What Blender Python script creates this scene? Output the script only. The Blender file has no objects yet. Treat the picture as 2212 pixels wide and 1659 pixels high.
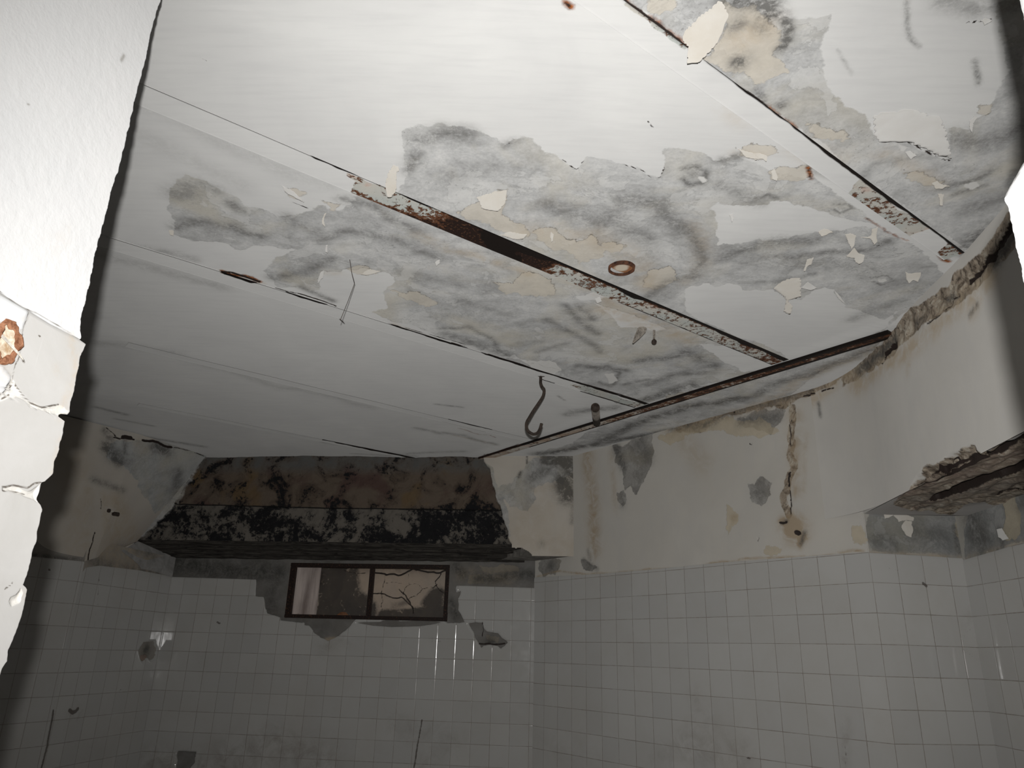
import bpy, bmesh, math, random
import numpy as np
from mathutils import Vector, Matrix

# ------------------------------------------------------------------ camera, light, world
FPX = 1612.66; PITCH = 0.3467; ROLL = 0.0278; CAMZ = 1.5
Fv = np.array([0, math.cos(PITCH), math.sin(PITCH)])
_U = np.array([0, -math.sin(PITCH), math.cos(PITCH)]); _R = np.array([1., 0, 0])
Rv = _R*math.cos(ROLL) + _U*math.sin(ROLL)
Uv = -_R*math.sin(ROLL) + _U*math.cos(ROLL)
OFF = np.array([0, 0, CAMZ])
scene = bpy.context.scene
col = scene.collection
cam_d = bpy.data.cameras.new('camera'); cam = bpy.data.objects.new('camera', cam_d); col.objects.link(cam)
cam_d.sensor_width = 36; cam_d.lens = FPX/2212*36; cam_d.clip_start = 0.02
cam.matrix_world = Matrix(((Rv[0], Uv[0], -Fv[0], 0), (Rv[1], Uv[1], -Fv[1], 0), (Rv[2], Uv[2], -Fv[2], CAMZ), (0, 0, 0, 1)))
scene.camera = cam
world = bpy.data.worlds.new('world'); scene.world = world; world.use_nodes = True
world.node_tree.nodes['Background'].inputs[0].default_value = (1, 0.86, 0.76, 1)
world.node_tree.nodes['Background'].inputs[1].default_value = 0.06
FLASH = 0.10*Uv - 0.06*Fv + OFF
ld = bpy.data.lights.new('camera_flash', 'SPOT'); ld.energy = 345; ld.shadow_soft_size = 0.016
ld.spot_size = math.radians(104); ld.spot_blend = 1.0; ld.color = (1, 0.985, 0.96)
lo = bpy.data.objects.new('camera_flash', ld); col.objects.link(lo)
aim = (0.99*Fv - 0.07*Uv + 0.05*Rv); aim /= np.linalg.norm(aim)
lo.location = Vector(FLASH); lo.rotation_euler = Vector(aim).to_track_quat('-Z', 'Y').to_euler()
vs = scene.view_settings
vs.view_transform = 'Standard'; vs.look = 'None'; vs.exposure = 0.0; vs.gamma = 1.0; vs.use_curve_mapping = False

# ------------------------------------------------------------------ geometry helpers
def ray(x, y): return Fv + Rv*(x-1106)/FPX - Uv*(y-829.5)/FPX
def on_z(x, y, z):
    d = ray(x, y); return d*z/d[2]
def on_wall(x, y, c, ang):
    d = ray(x, y); n = np.array([-math.sin(ang), math.cos(ang)]); return d*((n@np.asarray(c)[:2])/(n@d[:2]))
def fnoise(u, v, scale=20, seed=0, octaves=3):
    """cheap irregular noise in -1..1"""
    r = np.random.RandomState(seed); out = np.zeros(np.shape(u)); a = 1.0; t = 0
    for o in range(octaves):
        for k in range(7):
            th, ph, f = r.uniform(0, 2*math.pi), r.uniform(0, 6.28), scale*(2.1**o)*r.uniform(.6, 1.4)
            out = out + a*np.sin(f*(u*math.cos(th)+v*math.sin(th))+ph+1.5*np.sin(f*.5*(v*math.cos(th)-u*math.sin(th))+ph*2))
        t += a*2.2; a *= .55
    return np.clip(out/t, -1.3, 1.3)
def sm(x): x = np.clip(x, 0, 1); return x*x*(3-2*x)

CEIL = 1.5
AP = math.radians(37.3); Pd = np.array([math.cos(AP), math.sin(AP)]); Qd = np.array([-math.sin(AP), math.cos(AP)])
BQ = [-0.10, 0.9925, 2.072, 3.070, 4.190, 5.285, 6.4]       # centre lines of the joists
BW = [0.04, 0.0385, 0.054, 0.0545, 0.045, 0.045, 0.04]
SAG = 0.014
def vault(q):
    q = np.asarray(q, float); z = np.full(q.shape, CEIL)
    for i in range(len(BQ)-1):
        a = BQ[i]+BW[i]; b = BQ[i+1]-BW[i+1]
        t = np.clip((q-a)/(b-a), 0, 1)
        z = np.where((q > a) & (q < b), CEIL + SAG*(1-(2*t-1)**2), z)
    return z
class Ceil:
    def hit(s, x, y):
        z = CEIL
        for _ in range(4):
            h = on_z(x, y, z); q = h[:2]@Qd
            p = h[:2]@Pd
            z = float(vault(q)) if p < 3.37 else CEIL
        return (h[:2]@Pd, h[:2]@Qd)
class Wall:
    """vertical plane through c with heading ang (radians); u runs along the heading, v is height"""
    def __init__(s, c, ang): s.c = np.array(c, float); s.ang = ang; s.d = np.array([math.cos(ang), math.sin(ang)])
    def hit(s, x, y):
        P = on_wall(x, y, s.c, s.ang); return ((P[:2]-s.c)@s.d, P[2])
    def pos(s, u, v, off=0.0):
        # off > 0 moves away from the camera side
        n = np.array([-s.d[1], s.d[0]])
        if n@s.c < 0: n = -n
        u = np.asarray(u, float); v = np.asarray(v, float); off = np.broadcast_to(off, u.shape)
        return np.stack([s.c[0]+u*s.d[0]+off*n[0], s.c[1]+u*s.d[1]+off*n[1], v], -1)
class Flat:
    def __init__(s, z, o, ang): s.z = z; s.o = np.array(o, float); s.d = np.array([math.cos(ang), math.sin(ang)]); s.n = np.array([-s.d[1], s.d[0]])
    def hit(s, x, y):
        h = on_z(x, y, s.z)[:2]-s.o; return (h@s.d, h@s.n)

def frac(pts, closed=True, rough=0.10, levels=3, seed=1, px=True):
    """break a traced outline up into an irregular one"""
    rng = random.Random(seed); pts = [tuple(p) for p in pts]
    for L in range(levels):
        out = []; n = len(pts)
        for i in range(n if closed else n-1):
            a = pts[i]; b = pts[(i+1) % n]; out.append(a)
            dx, dy = b[0]-a[0], b[1]-a[1]; l = math.hypot(dx, dy)
            if l > 4:
                r = rng.gauss(0, rough*0.6); t = 0.5+rng.uniform(-.12, .12)
                out.append((a[0]+dx*t-dy*r, a[1]+dy*t+dx*r))
        if not closed: out.append(pts[-1])
        pts = out
    return pts
def sdf_poly(P, poly, clip=0.12):
    """signed distance, positive inside"""
    A = np.asarray(poly, float); out = np.full(len(P), -clip)
    lo_, hi_ = A.min(0)-clip, A.max(0)+clip
    m = (P[:, 0] > lo_[0]) & (P[:, 0] < hi_[0]) & (P[:, 1] > lo_[1]) & (P[:, 1] < hi_[1])
    Q = P[m]
    if len(Q) == 0: return out
    d2 = np.full(len(Q), 1e9); ins = np.zeros(len(Q), bool)
    for i in range(len(A)):
        a = A[i]; b = A[(i+1) % len(A)]; e = b-a; L = e@e
        if L < 1e-14: continue
        w = Q-a; t = np.clip((w@e)/L, 0, 1); r = w-t[:, None]*e; d2 = np.minimum(d2, (r*r).sum(1))
        c = ((a[1] > Q[:, 1]) != (b[1] > Q[:, 1]))
        with np.errstate(divide='ignore', invalid='ignore'):
            xx = a[0]+(Q[:, 1]-a[1])*e[0]/(e[1] if abs(e[1]) > 1e-12 else 1e-12)
        ins ^= c & (Q[:, 0] < xx)
    d = np.sqrt(d2); out[m] = np.clip(np.where(ins, d, -d), -clip, clip); return out
def dist_line(P, line, clip=0.2):
    A = np.asarray(line, float); out = np.full(len(P), clip)
    lo_, hi_ = A.min(0)-clip, A.max(0)+clip
    m = (P[:, 0] > lo_[0]) & (P[:, 0] < hi_[0]) & (P[:, 1] > lo_[1]) & (P[:, 1] < hi_[1])
    Q = P[m]
    if len(Q) == 0: return out
    d2 = np.full(len(Q), 1e9)
    for i in range(len(A)-1):
        a = A[i]; e = A[i+1]-a; L = e@e
        if L < 1e-14: continue
        w = Q-a; t = np.clip((w@e)/L, 0, 1); r = w-t[:, None]*e; d2 = np.minimum(d2, (r*r).sum(1))
    out[m] = np.minimum(np.sqrt(d2), clip); return out
class Layers:
    """named scalar fields over the points of one surface, filled from outlines traced on it"""
    def __init__(s, surf, uv): s.surf = surf; s.uv = uv; s.f = {}; s.seed = 7
    def tr(s, pts, closed, rough):
        s.seed += 1
        pts = frac(pts, closed, rough, 3, s.seed) if rough else pts
        return [s.surf.hit(*p) for p in pts]
    def get(s, n, init): return s.f.setdefault(n, np.full(len(s.uv), init))
    def add(s, n, *polys, rough=0.10):
        f = s.get(n, -0.12)
        for p in polys: f = np.maximum(f, sdf_poly(s.uv, s.tr(p, True, rough)))
        s.f[n] = f
    def cut(s, n, *polys, rough=0.10):
        f = s.get(n, -0.12)
        for p in polys: f = np.minimum(f, -sdf_poly(s.uv, s.tr(p, True, rough)))
        s.f[n] = f
    def line(s, n, pts, w, rough=0.08):                       # w = width in metres
        s.f[n] = np.maximum(s.get(n, -0.12), np.clip(w/2-dist_line(s.uv, s.tr(pts, False, rough)), -0.12, 0.12))
    def soft(s, n, pts, w, a=1.0, rough=0.06):                # soft stain (some are painted shade) along a line (or a point)
        if len(pts) == 1: pts = [pts[0], (pts[0][0]+1, pts[0][1])]
        d = dist_line(s.uv, s.tr(pts, False, rough if len(pts) > 2 else 0), clip=max(0.2, 3*w))
        s.f[n] = np.maximum(s.get(n, 0.0), a*np.exp(-(d/w)**2))
    def softpoly(s, n, pts, w, a=1.0):
        d = sdf_poly(s.uv, s.tr(pts, True, 0.06), clip=max(.12, 2*w)); s.f[n] = np.maximum(s.get(n, 0.0), a*sm((d+w)/(2*w)))

# ------------------------------------------------------------------ objects
def tag(o, label=None, cat=None, group=None, kind=None):
    for k, v in (('label', label), ('category', cat), ('group', group), ('kind', kind)):
        if v: o[k] = v
    return o
def mesh_np(name, V, faces, mats, attrs=None, uv=None, smooth=True, parent=None, kind=None):
    V = np.asarray(V, float)+OFF
    me = bpy.data.meshes.new(name)
    if isinstance(faces, np.ndarray):
        n, k = faces.shape
        me.vertices.add(len(V)); me.vertices.foreach_set('co', V.astype(np.float32).ravel())
        me.loops.add(n*k); me.loops.foreach_set('vertex_index', faces.astype(np.int32).ravel())
        me.polygons.add(n); me.polygons.foreach_set('loop_start', np.arange(0, n*k, k, dtype=np.int32))
        me.update(calc_edges=True)
    else:
        me.from_pydata([tuple(v) for v in V], [], [tuple(f) for f in faces]); me.update()
    if attrs:
        for a, d in attrs.items():
            at = me.attributes.new(a, 'FLOAT', 'POINT'); at.data.foreach_set('value', np.asarray(d, np.float32))
    if uv is not None:
        at = me.attributes.new('uvm', 'FLOAT_VECTOR', 'POINT')
        u3 = np.zeros((len(V), 3), np.float32); u3[:, :2] = uv; at.data.foreach_set('vector', u3.ravel())
    if smooth: me.polygons.foreach_set('use_smooth', np.ones(len(me.polygons), bool))
    for m in (mats if isinstance(mats, (list, tuple)) else [mats]): me.materials.append(m)
    o = bpy.data.objects.new(name, me); col.objects.link(o)
    if parent: o.parent = parent
    if kind: o['kind'] = kind
    return o
def grid(nu, nv, keep=None, flip=False):
    i = np.arange(nu-1)[:, None]*nv+np.arange(nv-1)[None, :]; i = i.ravel()
    f = np.stack([i, i+nv, i+nv+1, i+1], 1)
    if flip: f = f[:, ::-1]
    if keep is not None: f = f[keep[f].all(1)]
    return f
def compact(V, faces, attrs, uv):
    used = np.zeros(len(V), bool); used[faces.ravel()] = True
    idx = np.cumsum(used)-1
    return V[used], idx[faces], {k: v[used] for k, v in attrs.items()}, uv[used]
def bm_obj(name, bm, mat, parent=None, smooth=True, kind=None):
    me = bpy.data.meshes.new(name); bmesh.ops.recalc_face_normals(bm, faces=bm.faces); bm.to_mesh(me); bm.free()
    for m in (mat if isinstance(mat, (list, tuple)) else [mat]): me.materials.append(m)
    if smooth:
        for p in me.polygons: p.use_smooth = True
    o = bpy.data.objects.new(name, me); col.objects.link(o)
    if parent: o.parent = parent
    if kind: o['kind'] = kind
    return o
def add_box(bm, o, X, Y, Z, bevel=0):
    """box from corner o with edge vectors X, Y, Z"""
    o, X, Y, Z = [Vector(a) for a in (o, X, Y, Z)]
    vs_ = [bm.verts.new(o+X*a+Y*b+Z*c) for a in (0, 1) for b in (0, 1) for c in (0, 1)]
    fs = [bm.faces.new([vs_[i] for i in f]) for f in ((0, 1, 3, 2), (4, 6, 7, 5), (0, 4, 5, 1), (2, 3, 7, 6), (0, 2, 6, 4), (1, 5, 7, 3))]
    if bevel: bmesh.ops.bevel(bm, geom=list({e for f in fs for e in f.edges}), offset=bevel, segments=2, affect='EDGES')
def tube(bm, pts, radii, seg=10, cap=True):
    pts = [Vector(p) for p in pts]; rings = []; up = None
    for i, p in enumerate(pts):
        t = (pts[min(i+1, len(pts)-1)]-pts[max(i-1, 0)]).normalized()
        if up is None: up = t.orthogonal().normalized()
        up = (up-t*up.dot(t)).normalized(); s_ = t.cross(up); r = radii[i] if isinstance(radii, (list, tuple)) else radii
        rings.append([bm.verts.new(p+(up*math.cos(2*math.pi*k/seg)+s_*math.sin(2*math.pi*k/seg))*r) for k in range(seg)])
    for a, b in zip(rings, rings[1:]):
        for k in range(seg): bm.faces.new((a[k], a[(k+1) % seg], b[(k+1) % seg], b[k]))
    if cap: bm.faces.new(rings[0][::-1]); bm.faces.new(rings[-1])
def W3(p): return tuple(np.asarray(p, float)+OFF)

# ------------------------------------------------------------------ materials
class NT:
    def __init__(s, name):
        s.m = bpy.data.materials.new(name); s.m.use_nodes = True; s.t = s.m.node_tree; s.n = s.t.nodes; s.l = s.t.links
        s.b = s.n['Principled BSDF']; s.out = s.n['Material Output']; s._tc = None; s.dr = 1.0
    def tc(s):
        if not s._tc: s._tc = s.n.new('ShaderNodeTexCoord')
        return s._tc.outputs['Object']
    def set(s, sock, v):
        if hasattr(v, 'is_linked') or isinstance(v, bpy.types.NodeSocket): s.l.new(v, sock)
        elif isinstance(v, (tuple, list)) and len(v) == 3 and sock.type == 'RGBA': sock.default_value = (*v, 1)
        else: sock.default_value = v
    def math(s, op, a, b=None, c=None, clamp=False):
        n = s.n.new('ShaderNodeMath'); n.operation = op; n.use_clamp = clamp; s.set(n.inputs[0], a)
        if b is not None: s.set(n.inputs[1], b)
        if c is not None: s.set(n.inputs[2], c)
        return n.outputs[0]
    def attr(s, a, vec=False):
        n = s.n.new('ShaderNodeAttribute'); n.attribute_name = a; return n.outputs['Vector' if vec else 'Fac']
    def noise(s, scale, detail=4, rough=0.55, dist=0.0, vec=None, colr=False, stretch=None):
        n = s.n.new('ShaderNodeTexNoise'); n.inputs['Scale'].default_value = scale; n.inputs['Detail'].default_value = detail
        n.inputs['Roughness'].default_value = rough; n.inputs['Distortion'].default_value = dist
        v = vec if vec is not None else s.tc()
        if stretch:
            mp = s.n.new('ShaderNodeMapping'); s.l.new(v, mp.inputs[0]); mp.inputs['Rotation'].default_value = (0, 0, stretch[0]); mp.inputs['Scale'].default_value = stretch[1]; v = mp.outputs[0]
        s.l.new(v, n.inputs['Vector']); return n.outputs['Color' if colr else 'Fac']
    def voro(s, scale, feature='F1', vec=None):
        n = s.n.new('ShaderNodeTexVoronoi'); n.feature = feature; n.inputs['Scale'].default_value = scale
        s.l.new(vec if vec is not None else s.tc(), n.inputs['Vector']); return n
    def mix(s, f, a, b, mode='MIX'):
        n = s.n.new('ShaderNodeMix'); n.data_type = 'RGBA'; n.blend_type = mode; s.set(n.inputs[0], f); s.set(n.inputs[6], a); s.set(n.inputs[7], b); return n.outputs[2]
    def ramp(s, f, lo_, hi_):
        n = s.n.new('ShaderNodeMapRange'); n.clamp = True; s.set(n.inputs[0], f); s.set(n.inputs[1], lo_); s.set(n.inputs[2], hi_); return n.outputs[0]
    def edge(s, name, w=0.003, amp=0.03, scale=14, detail=6, bias=0.0):
        """a crisp irregular mask from a distance field"""
        a = s.attr(name); nz = s.math('MULTIPLY', s.math('SUBTRACT', s.noise(scale, detail, 0.65), 0.5), amp)
        v = s.math('ADD', s.math('ADD', a, nz), bias); return s.ramp(v, -w, w)
    def bump(s, h, strength=0.5, dist=0.01, nrm=None):
        n = s.n.new('ShaderNodeBump'); n.inputs['Strength'].default_value = strength; n.inputs['Distance'].default_value = dist
        s.set(n.inputs['Height'], h)
        if nrm is not None: s.l.new(nrm, n.inputs['Normal'])
        return n.outputs[0]
    def finish(s, colr, rough=0.8, nrm=None, spec=0.3, metal=0.0):
        s.set(s.b.inputs['Base Color'], colr); s.set(s.b.inputs['Roughness'], rough); s.set(s.b.inputs['Specular IOR Level'], spec); s.set(s.b.inputs['Metallic'], metal); s.b.inputs['Diffuse Roughness'].default_value = s.dr
        if nrm is not None: s.l.new(nrm, s.b.inputs['Normal'])
        return s.m

def grey_plaster(t, c_lo=(0.27, 0.27, 0.265), c_mid=(0.43, 0.432, 0.43), c_hi=(0.54, 0.54, 0.53), k=1.0):
    n1 = t.noise(3.2*k, 8, 0.66, 0.9); n2 = t.noise(18*k, 6, 0.7, 0.3); n3 = t.noise(95*k, 3, 0.6)
    v = t.math('ADD', t.math('ADD', t.math('MULTIPLY', n1, 0.50), t.math('MULTIPLY', n2, 0.32)), t.math('MULTIPLY', n3, 0.18))
    a = t.mix(t.ramp(v, 0.36, 0.50), c_lo, c_mid); a = t.mix(t.ramp(v, 0.50, 0.60), a, c_hi)
    warm = t.noise(2.4*k, 4, 0.6, 0.6); wm = tuple(c*f for c, f in zip(c_mid, (1.10, 1.03, 0.88))); a = t.mix(t.math('MULTIPLY', t.ramp(warm, 0.50, 0.66), 0.6), a, wm)
    coat = t.noise(5.2*k, 9, 0.62, 0.5); cm = t.ramp(coat, 0.565, 0.575); a = t.mix(t.math('MULTIPLY', cm, 0.45), a, c_hi)
    edge_ = t.math('MULTIPLY', t.ramp(coat, 0.555, 0.566), t.math('SUBTRACT', 1.0, cm)); a = t.mix(t.math('MULTIPLY', edge_, 0.30), a, c_lo)
    patchy = t.ramp(t.noise(3.3*k, 3, 0.5), 0.48, 0.62); dots = t.ramp(t.noise(75, 5, 0.8), 0.56, 0.64); a = t.mix(t.math('MULTIPLY', t.math('MULTIPLY', dots, patchy), 0.55), a, tuple(c*.55 for c in c_lo))
    streaks = t.noise(4.5*k, 9, 0.7, 0.4, stretch=(-0.35, (1.0, 4.5, 1))); a = t.mix(t.math('MULTIPLY', t.ramp(streaks, 0.56, 0.72), 0.45), a, c_lo)
    return a, t.math('ADD', v, t.math('MULTIPLY', cm, 0.25))

def plaster_material(name, base=(0.62, 0.615, 0.60), base2=(0.56, 0.56, 0.555), use=(), tile=None, paint_rough=0.62, streak=None,
                     dr=0.45, grey=None, cream=(0.55, 0.505, 0.43), tancol=(0.42, 0.34, 0.24), mold_shade_col=(0.085, 0.083, 0.078), strongmold=False):
    t = NT(name); t.dr = dr
    n = t.noise(1.7, 5, 0.6, 0.5); colr = t.mix(t.ramp(n, 0.35, 0.68), base, base2)
    fine = t.noise(140, 4, 0.6); brush = t.noise(9, 6, 0.6, 0.2, stretch=streak or (0.65, (0.5, 5, 1)))
    colr = t.mix(t.math('MULTIPLY', t.ramp(brush, 0.45, 0.85), 0.30), colr, (0.42, 0.42, 0.425))
    specks = t.ramp(t.noise(55, 5, 0.75), 0.70, 0.76); colr = t.mix(t.math('MULTIPLY', specks, 0.45), colr, (0.22, 0.21, 0.20))
    h = t.math('MULTIPLY', brush, 0.25); h = t.math('ADD', h, t.math('MULTIPLY', fine, 0.12)); rough = paint_rough
    paint_h = None
    if 'peel' in use:
        m = t.edge('peel', 0.0025, 0.045, 20, 9)
        g, v = grey_plaster(t, *(grey or ()))
        colr = t.mix(m, colr, g); h = t.math('SUBTRACT', h, t.math('MULTIPLY', m, 0.9)); h = t.math('ADD', h, t.math('MULTIPLY', t.math('MULTIPLY', v, m), 0.8))
    if 'rubble' in use:
        m = t.edge('rubble', 0.003, 0.035, 18, 8)
        n1 = t.noise(16, 8, 0.7, 1.2); n2 = t.noise(45, 5, 0.7)
        g = t.mix(t.ramp(n1, 0.36, 0.5), (0.07, 0.055, 0.042), (0.30, 0.25, 0.195)); g = t.mix(t.ramp(n1, 0.52, 0.63), g, (0.47, 0.43, 0.36))
        g = t.mix(t.math('MULTIPLY', t.ramp(n2, 0.57, 0.64), .8), g, (0.04, 0.03, 0.025))
        colr = t.mix(m, colr, g); h = t.math('ADD', h, t.math('MULTIPLY', t.math('MULTIPLY', n1, m), 3.5)); h = t.math('SUBTRACT', h, t.math('MULTIPLY', m, 1.6))
    if 'cream' in use:
        m = t.edge('cream', 0.0025, 0.060, 24, 8); cn = t.noise(11, 6, 0.65, 0.6)
        c2 = t.mix(t.ramp(cn, 0.38, 0.62), tuple(c*0.86 for c in cream), cream)
        colr = t.mix(t.math('MULTIPLY', m, 0.70), colr, c2); h = t.math('ADD', h, t.math('MULTIPLY', m, 0.5)); h = t.math('ADD', h, t.math('MULTIPLY', t.math('MULTIPLY', cn, m), 0.8))
    if 'tan' in use:
        f = t.math('MULTIPLY', t.attr('tan'), t.ramp(t.noise(10, 7, 0.7, 0.8), 0.33, 0.60)); f = t.math('ADD', f, t.math('MULTIPLY', t.math('SUBTRACT', t.math('MAXIMUM', t.attr('tan'), 1.0), 1.0), .7), clamp=True); colr = t.mix(t.math('MULTIPLY', f, 0.75), colr, tancol)
    if 'mold_shade' in use:
        nz = t.noise(15, 9, 0.74, 0.7); sp = t.noise(80, 4, 0.75)
        f = t.math('MULTIPLY', t.attr('mold_shade'), t.ramp(t.math('ADD', t.math('MULTIPLY', nz, 0.65), t.math('MULTIPLY', sp, 0.35)), 0.35, 0.56))
        f = t.math('ADD', f, t.math('MULTIPLY', t.math('MULTIPLY', t.math('SUBTRACT', t.attr('mold_shade'), 0.75), 2.0), t.ramp(nz, .36, .56)), clamp=True) if strongmold else t.math('MINIMUM', f, 1.0)
        if strongmold: mold_shade_col = t.mix(t.ramp(t.noise(12, 7, .7, .6, stretch=(0, (1, 1, .5))), .42, .68), mold_shade_col, (.06, .052, .045))
        colr = t.mix(t.math('MULTIPLY', f, 0.85), colr, mold_shade_col)
    if 'white' in use:
        m = t.edge('white', 0.0025, 0.02, 24, 6); colr = t.mix(m, colr, (0.56, 0.555, 0.54)); h = t.math('ADD', h, t.math('MULTIPLY', m, 0.7))
    if 'stone' in use:
        m = t.edge('stone', 0.004, 0.03, 16, 7)
        n1 = t.noise(5.5, 8, 0.6, 0.7); n2 = t.noise(34, 8, 0.8, 0.3); n3 = t.noise(2.6, 3, 0.5, 0.5)
        g = t.mix(t.ramp(n1, 0.38, 0.56), (0.065, 0.046, 0.034), (0.135, 0.105, 0.080)); g = t.mix(t.math('MULTIPLY', t.ramp(n3, 0.55, 0.66), .8), g, (0.085, 0.048, 0.042))
        g = t.mix(t.math('MULTIPLY', t.ramp(n3, 0.40, 0.33), .8), g, (0.15, 0.10, 0.05)); g = t.mix(t.math('MULTIPLY', t.ramp(t.attr('topz'), -.05, .03), t.ramp(n1, .35, .6)), g, (.12, .12, .115))
        low = t.mix(t.ramp(n1, 0.36, 0.6), (0.055, 0.05, 0.045), (0.16, 0.145, 0.125)); g = t.mix(t.ramp(t.attr('low'), -0.006, 0.006), g, low)
        blk = t.math('ADD', t.math('MULTIPLY', n1, -0.9), t.math('ADD', t.math('MULTIPLY', n2, .8), t.math('MULTIPLY', t.attr('low'), 0.9)))
        g = t.mix(t.ramp(blk, -0.035, 0.02), g, (0.0075, 0.0075, 0.009))
        g = t.mix(t.ramp(t.attr('seam'), -0.003, 0.002), g, (0.006, 0.006, 0.006))
        gl = t.ramp(t.noise(60, 3, 0.8), 0.68, 0.73); g = t.mix(t.math('MULTIPLY', gl, 0.5), g, (0.42, 0.38, 0.32))
        colr = t.mix(m, colr, g); h = t.math('ADD', h, t.math('MULTIPLY', t.math('MULTIPLY', t.math('ADD', n1, n2), m), 5.0))
    if tile:
        u0, us, v0, vs2 = tile
        uvn = t.attr('uvm', True); sp = t.n.new('ShaderNodeSeparateXYZ'); t.l.new(uvn, sp.inputs[0])
        fu = t.math('DIVIDE', t.math('SUBTRACT', sp.outputs[0], u0), us); fv = t.math('DIVIDE', t.math('SUBTRACT', sp.outputs[1], v0), vs2)
        ku, kv = t.math('FLOOR', fu), t.math('FLOOR', fv)
        cb = t.n.new('ShaderNodeCombineXYZ'); t.l.new(ku, cb.inputs[0]); t.l.new(kv, cb.inputs[1])
        wn = t.n.new('ShaderNodeTexWhiteNoise'); t.l.new(cb.outputs[0], wn.inputs['Vector']); ws = t.n.new('ShaderNodeSeparateColor'); t.l.new(wn.outputs['Color'], ws.inputs[0])
        def dline(fr, size, jit):
            x = t.math('SUBTRACT', t.math('FRACT', fr), 0.5); x = t.math('SUBTRACT', 0.5, t.math('ABSOLUTE', x)); return t.math('MULTIPLY', x, size)
        du, dv = dline(fu, us, 0), dline(fv, vs2, 0); dd = t.math('MINIMUM', du, dv)
        gw = t.math('MULTIPLY', t.ramp(t.noise(5, 4, 0.7), 0.3, 0.75), 0.0014); grout = t.ramp(t.math('SUBTRACT', dd, gw), 0.0014, 0.0)
        tm = t.ramp(t.attr('tile'), -0.0015, 0.0015)
        tc_ = t.mix(ws.outputs[0], (0.45, 0.447, 0.435), (0.49, 0.486, 0.47)); big = t.noise(2.2, 6, 0.65, 0.3)
        tc_ = t.mix(t.math('MULTIPLY', t.ramp(big, 0.45, 0.75), 0.45), tc_, (0.41, 0.39, 0.355))
        gn = t.noise(30, 3, 0.7); tc_ = t.mix(t.math('MULTIPLY', grout, t.math('ADD', .45, t.math('MULTIPLY', t.ramp(gn, 0.25, 0.6), .4))), tc_, (0.17, 0.135, 0.105))
        if 'grime' in use:
            f = t.math('MULTIPLY', t.attr('grime'), t.ramp(t.noise(9, 8, 0.72, 0.6), 0.40, 0.64)); tc_ = t.mix(t.math('MULTIPLY', f, 0.5), tc_, (0.20, 0.17, 0.14))
        if 'tcrack' in use: tc_ = t.mix(t.math('MULTIPLY', t.edge('tcrack', 0.0018, .012, 60, 5, -.0025), .8), tc_, (0.07, 0.055, 0.045))
        colr = t.mix(tm, colr, tc_)
        pil = t.ramp(dd, 0.0, 0.005); wav = t.noise(6, 2, 0.5)
        tilt = t.math('ADD', t.math('MULTIPLY', t.math('SUBTRACT', ws.outputs[1], 0.5), t.math('SUBTRACT', t.math('FRACT', fu), 0.5)),
                      t.math('MULTIPLY', t.math('SUBTRACT', ws.outputs[2], 0.5), t.math('SUBTRACT', t.math('FRACT', fv), 0.5)))
        th = t.math('ADD', t.math('ADD', t.math('MULTIPLY', pil, 0.6), t.math('MULTIPLY', wav, 0.9)), t.math('MULTIPLY', tilt, 3.0))
        mh = t.n.new('ShaderNodeMix'); t.l.new(tm, mh.inputs[0]); t.l.new(h, mh.inputs[2]); t.l.new(th, mh.inputs[3]); h = mh.outputs[0]
        gr2 = t.math('MULTIPLY', grout, 0.6); tr_ = t.math('ADD', 0.10, t.math('ADD', gr2, t.math('MULTIPLY', t.ramp(t.noise(14, 5, 0.6), 0.4, 0.8), 0.12)))
        mr = t.n.new('ShaderNodeMix'); t.l.new(tm, mr.inputs[0]); t.set(mr.inputs[2], 0.85); t.l.new(tr_, mr.inputs[3]); rough = mr.outputs[0]
    if 'rust' in use:
        m = t.edge('rust', 0.006, 0.022, 40, 6); rn = t.noise(60, 5, 0.7)
        colr = t.mix(m, colr, t.mix(t.ramp(rn, 0.4, 0.6), (0.30, 0.10, 0.03), (0.06, 0.025, 0.015)))
    if 'crack_shade' in use:
        m = t.edge('crack_shade', 0.0012, 0.006, 40, 5); colr = t.mix(m, colr, (0.028, 0.020, 0.017)); h = t.math('SUBTRACT', h, t.math('MULTIPLY', m, 2.0))
    return t.finish(colr, rough, t.bump(h, 0.75, 0.0022), 0.25 if not tile else 0.5)

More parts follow.
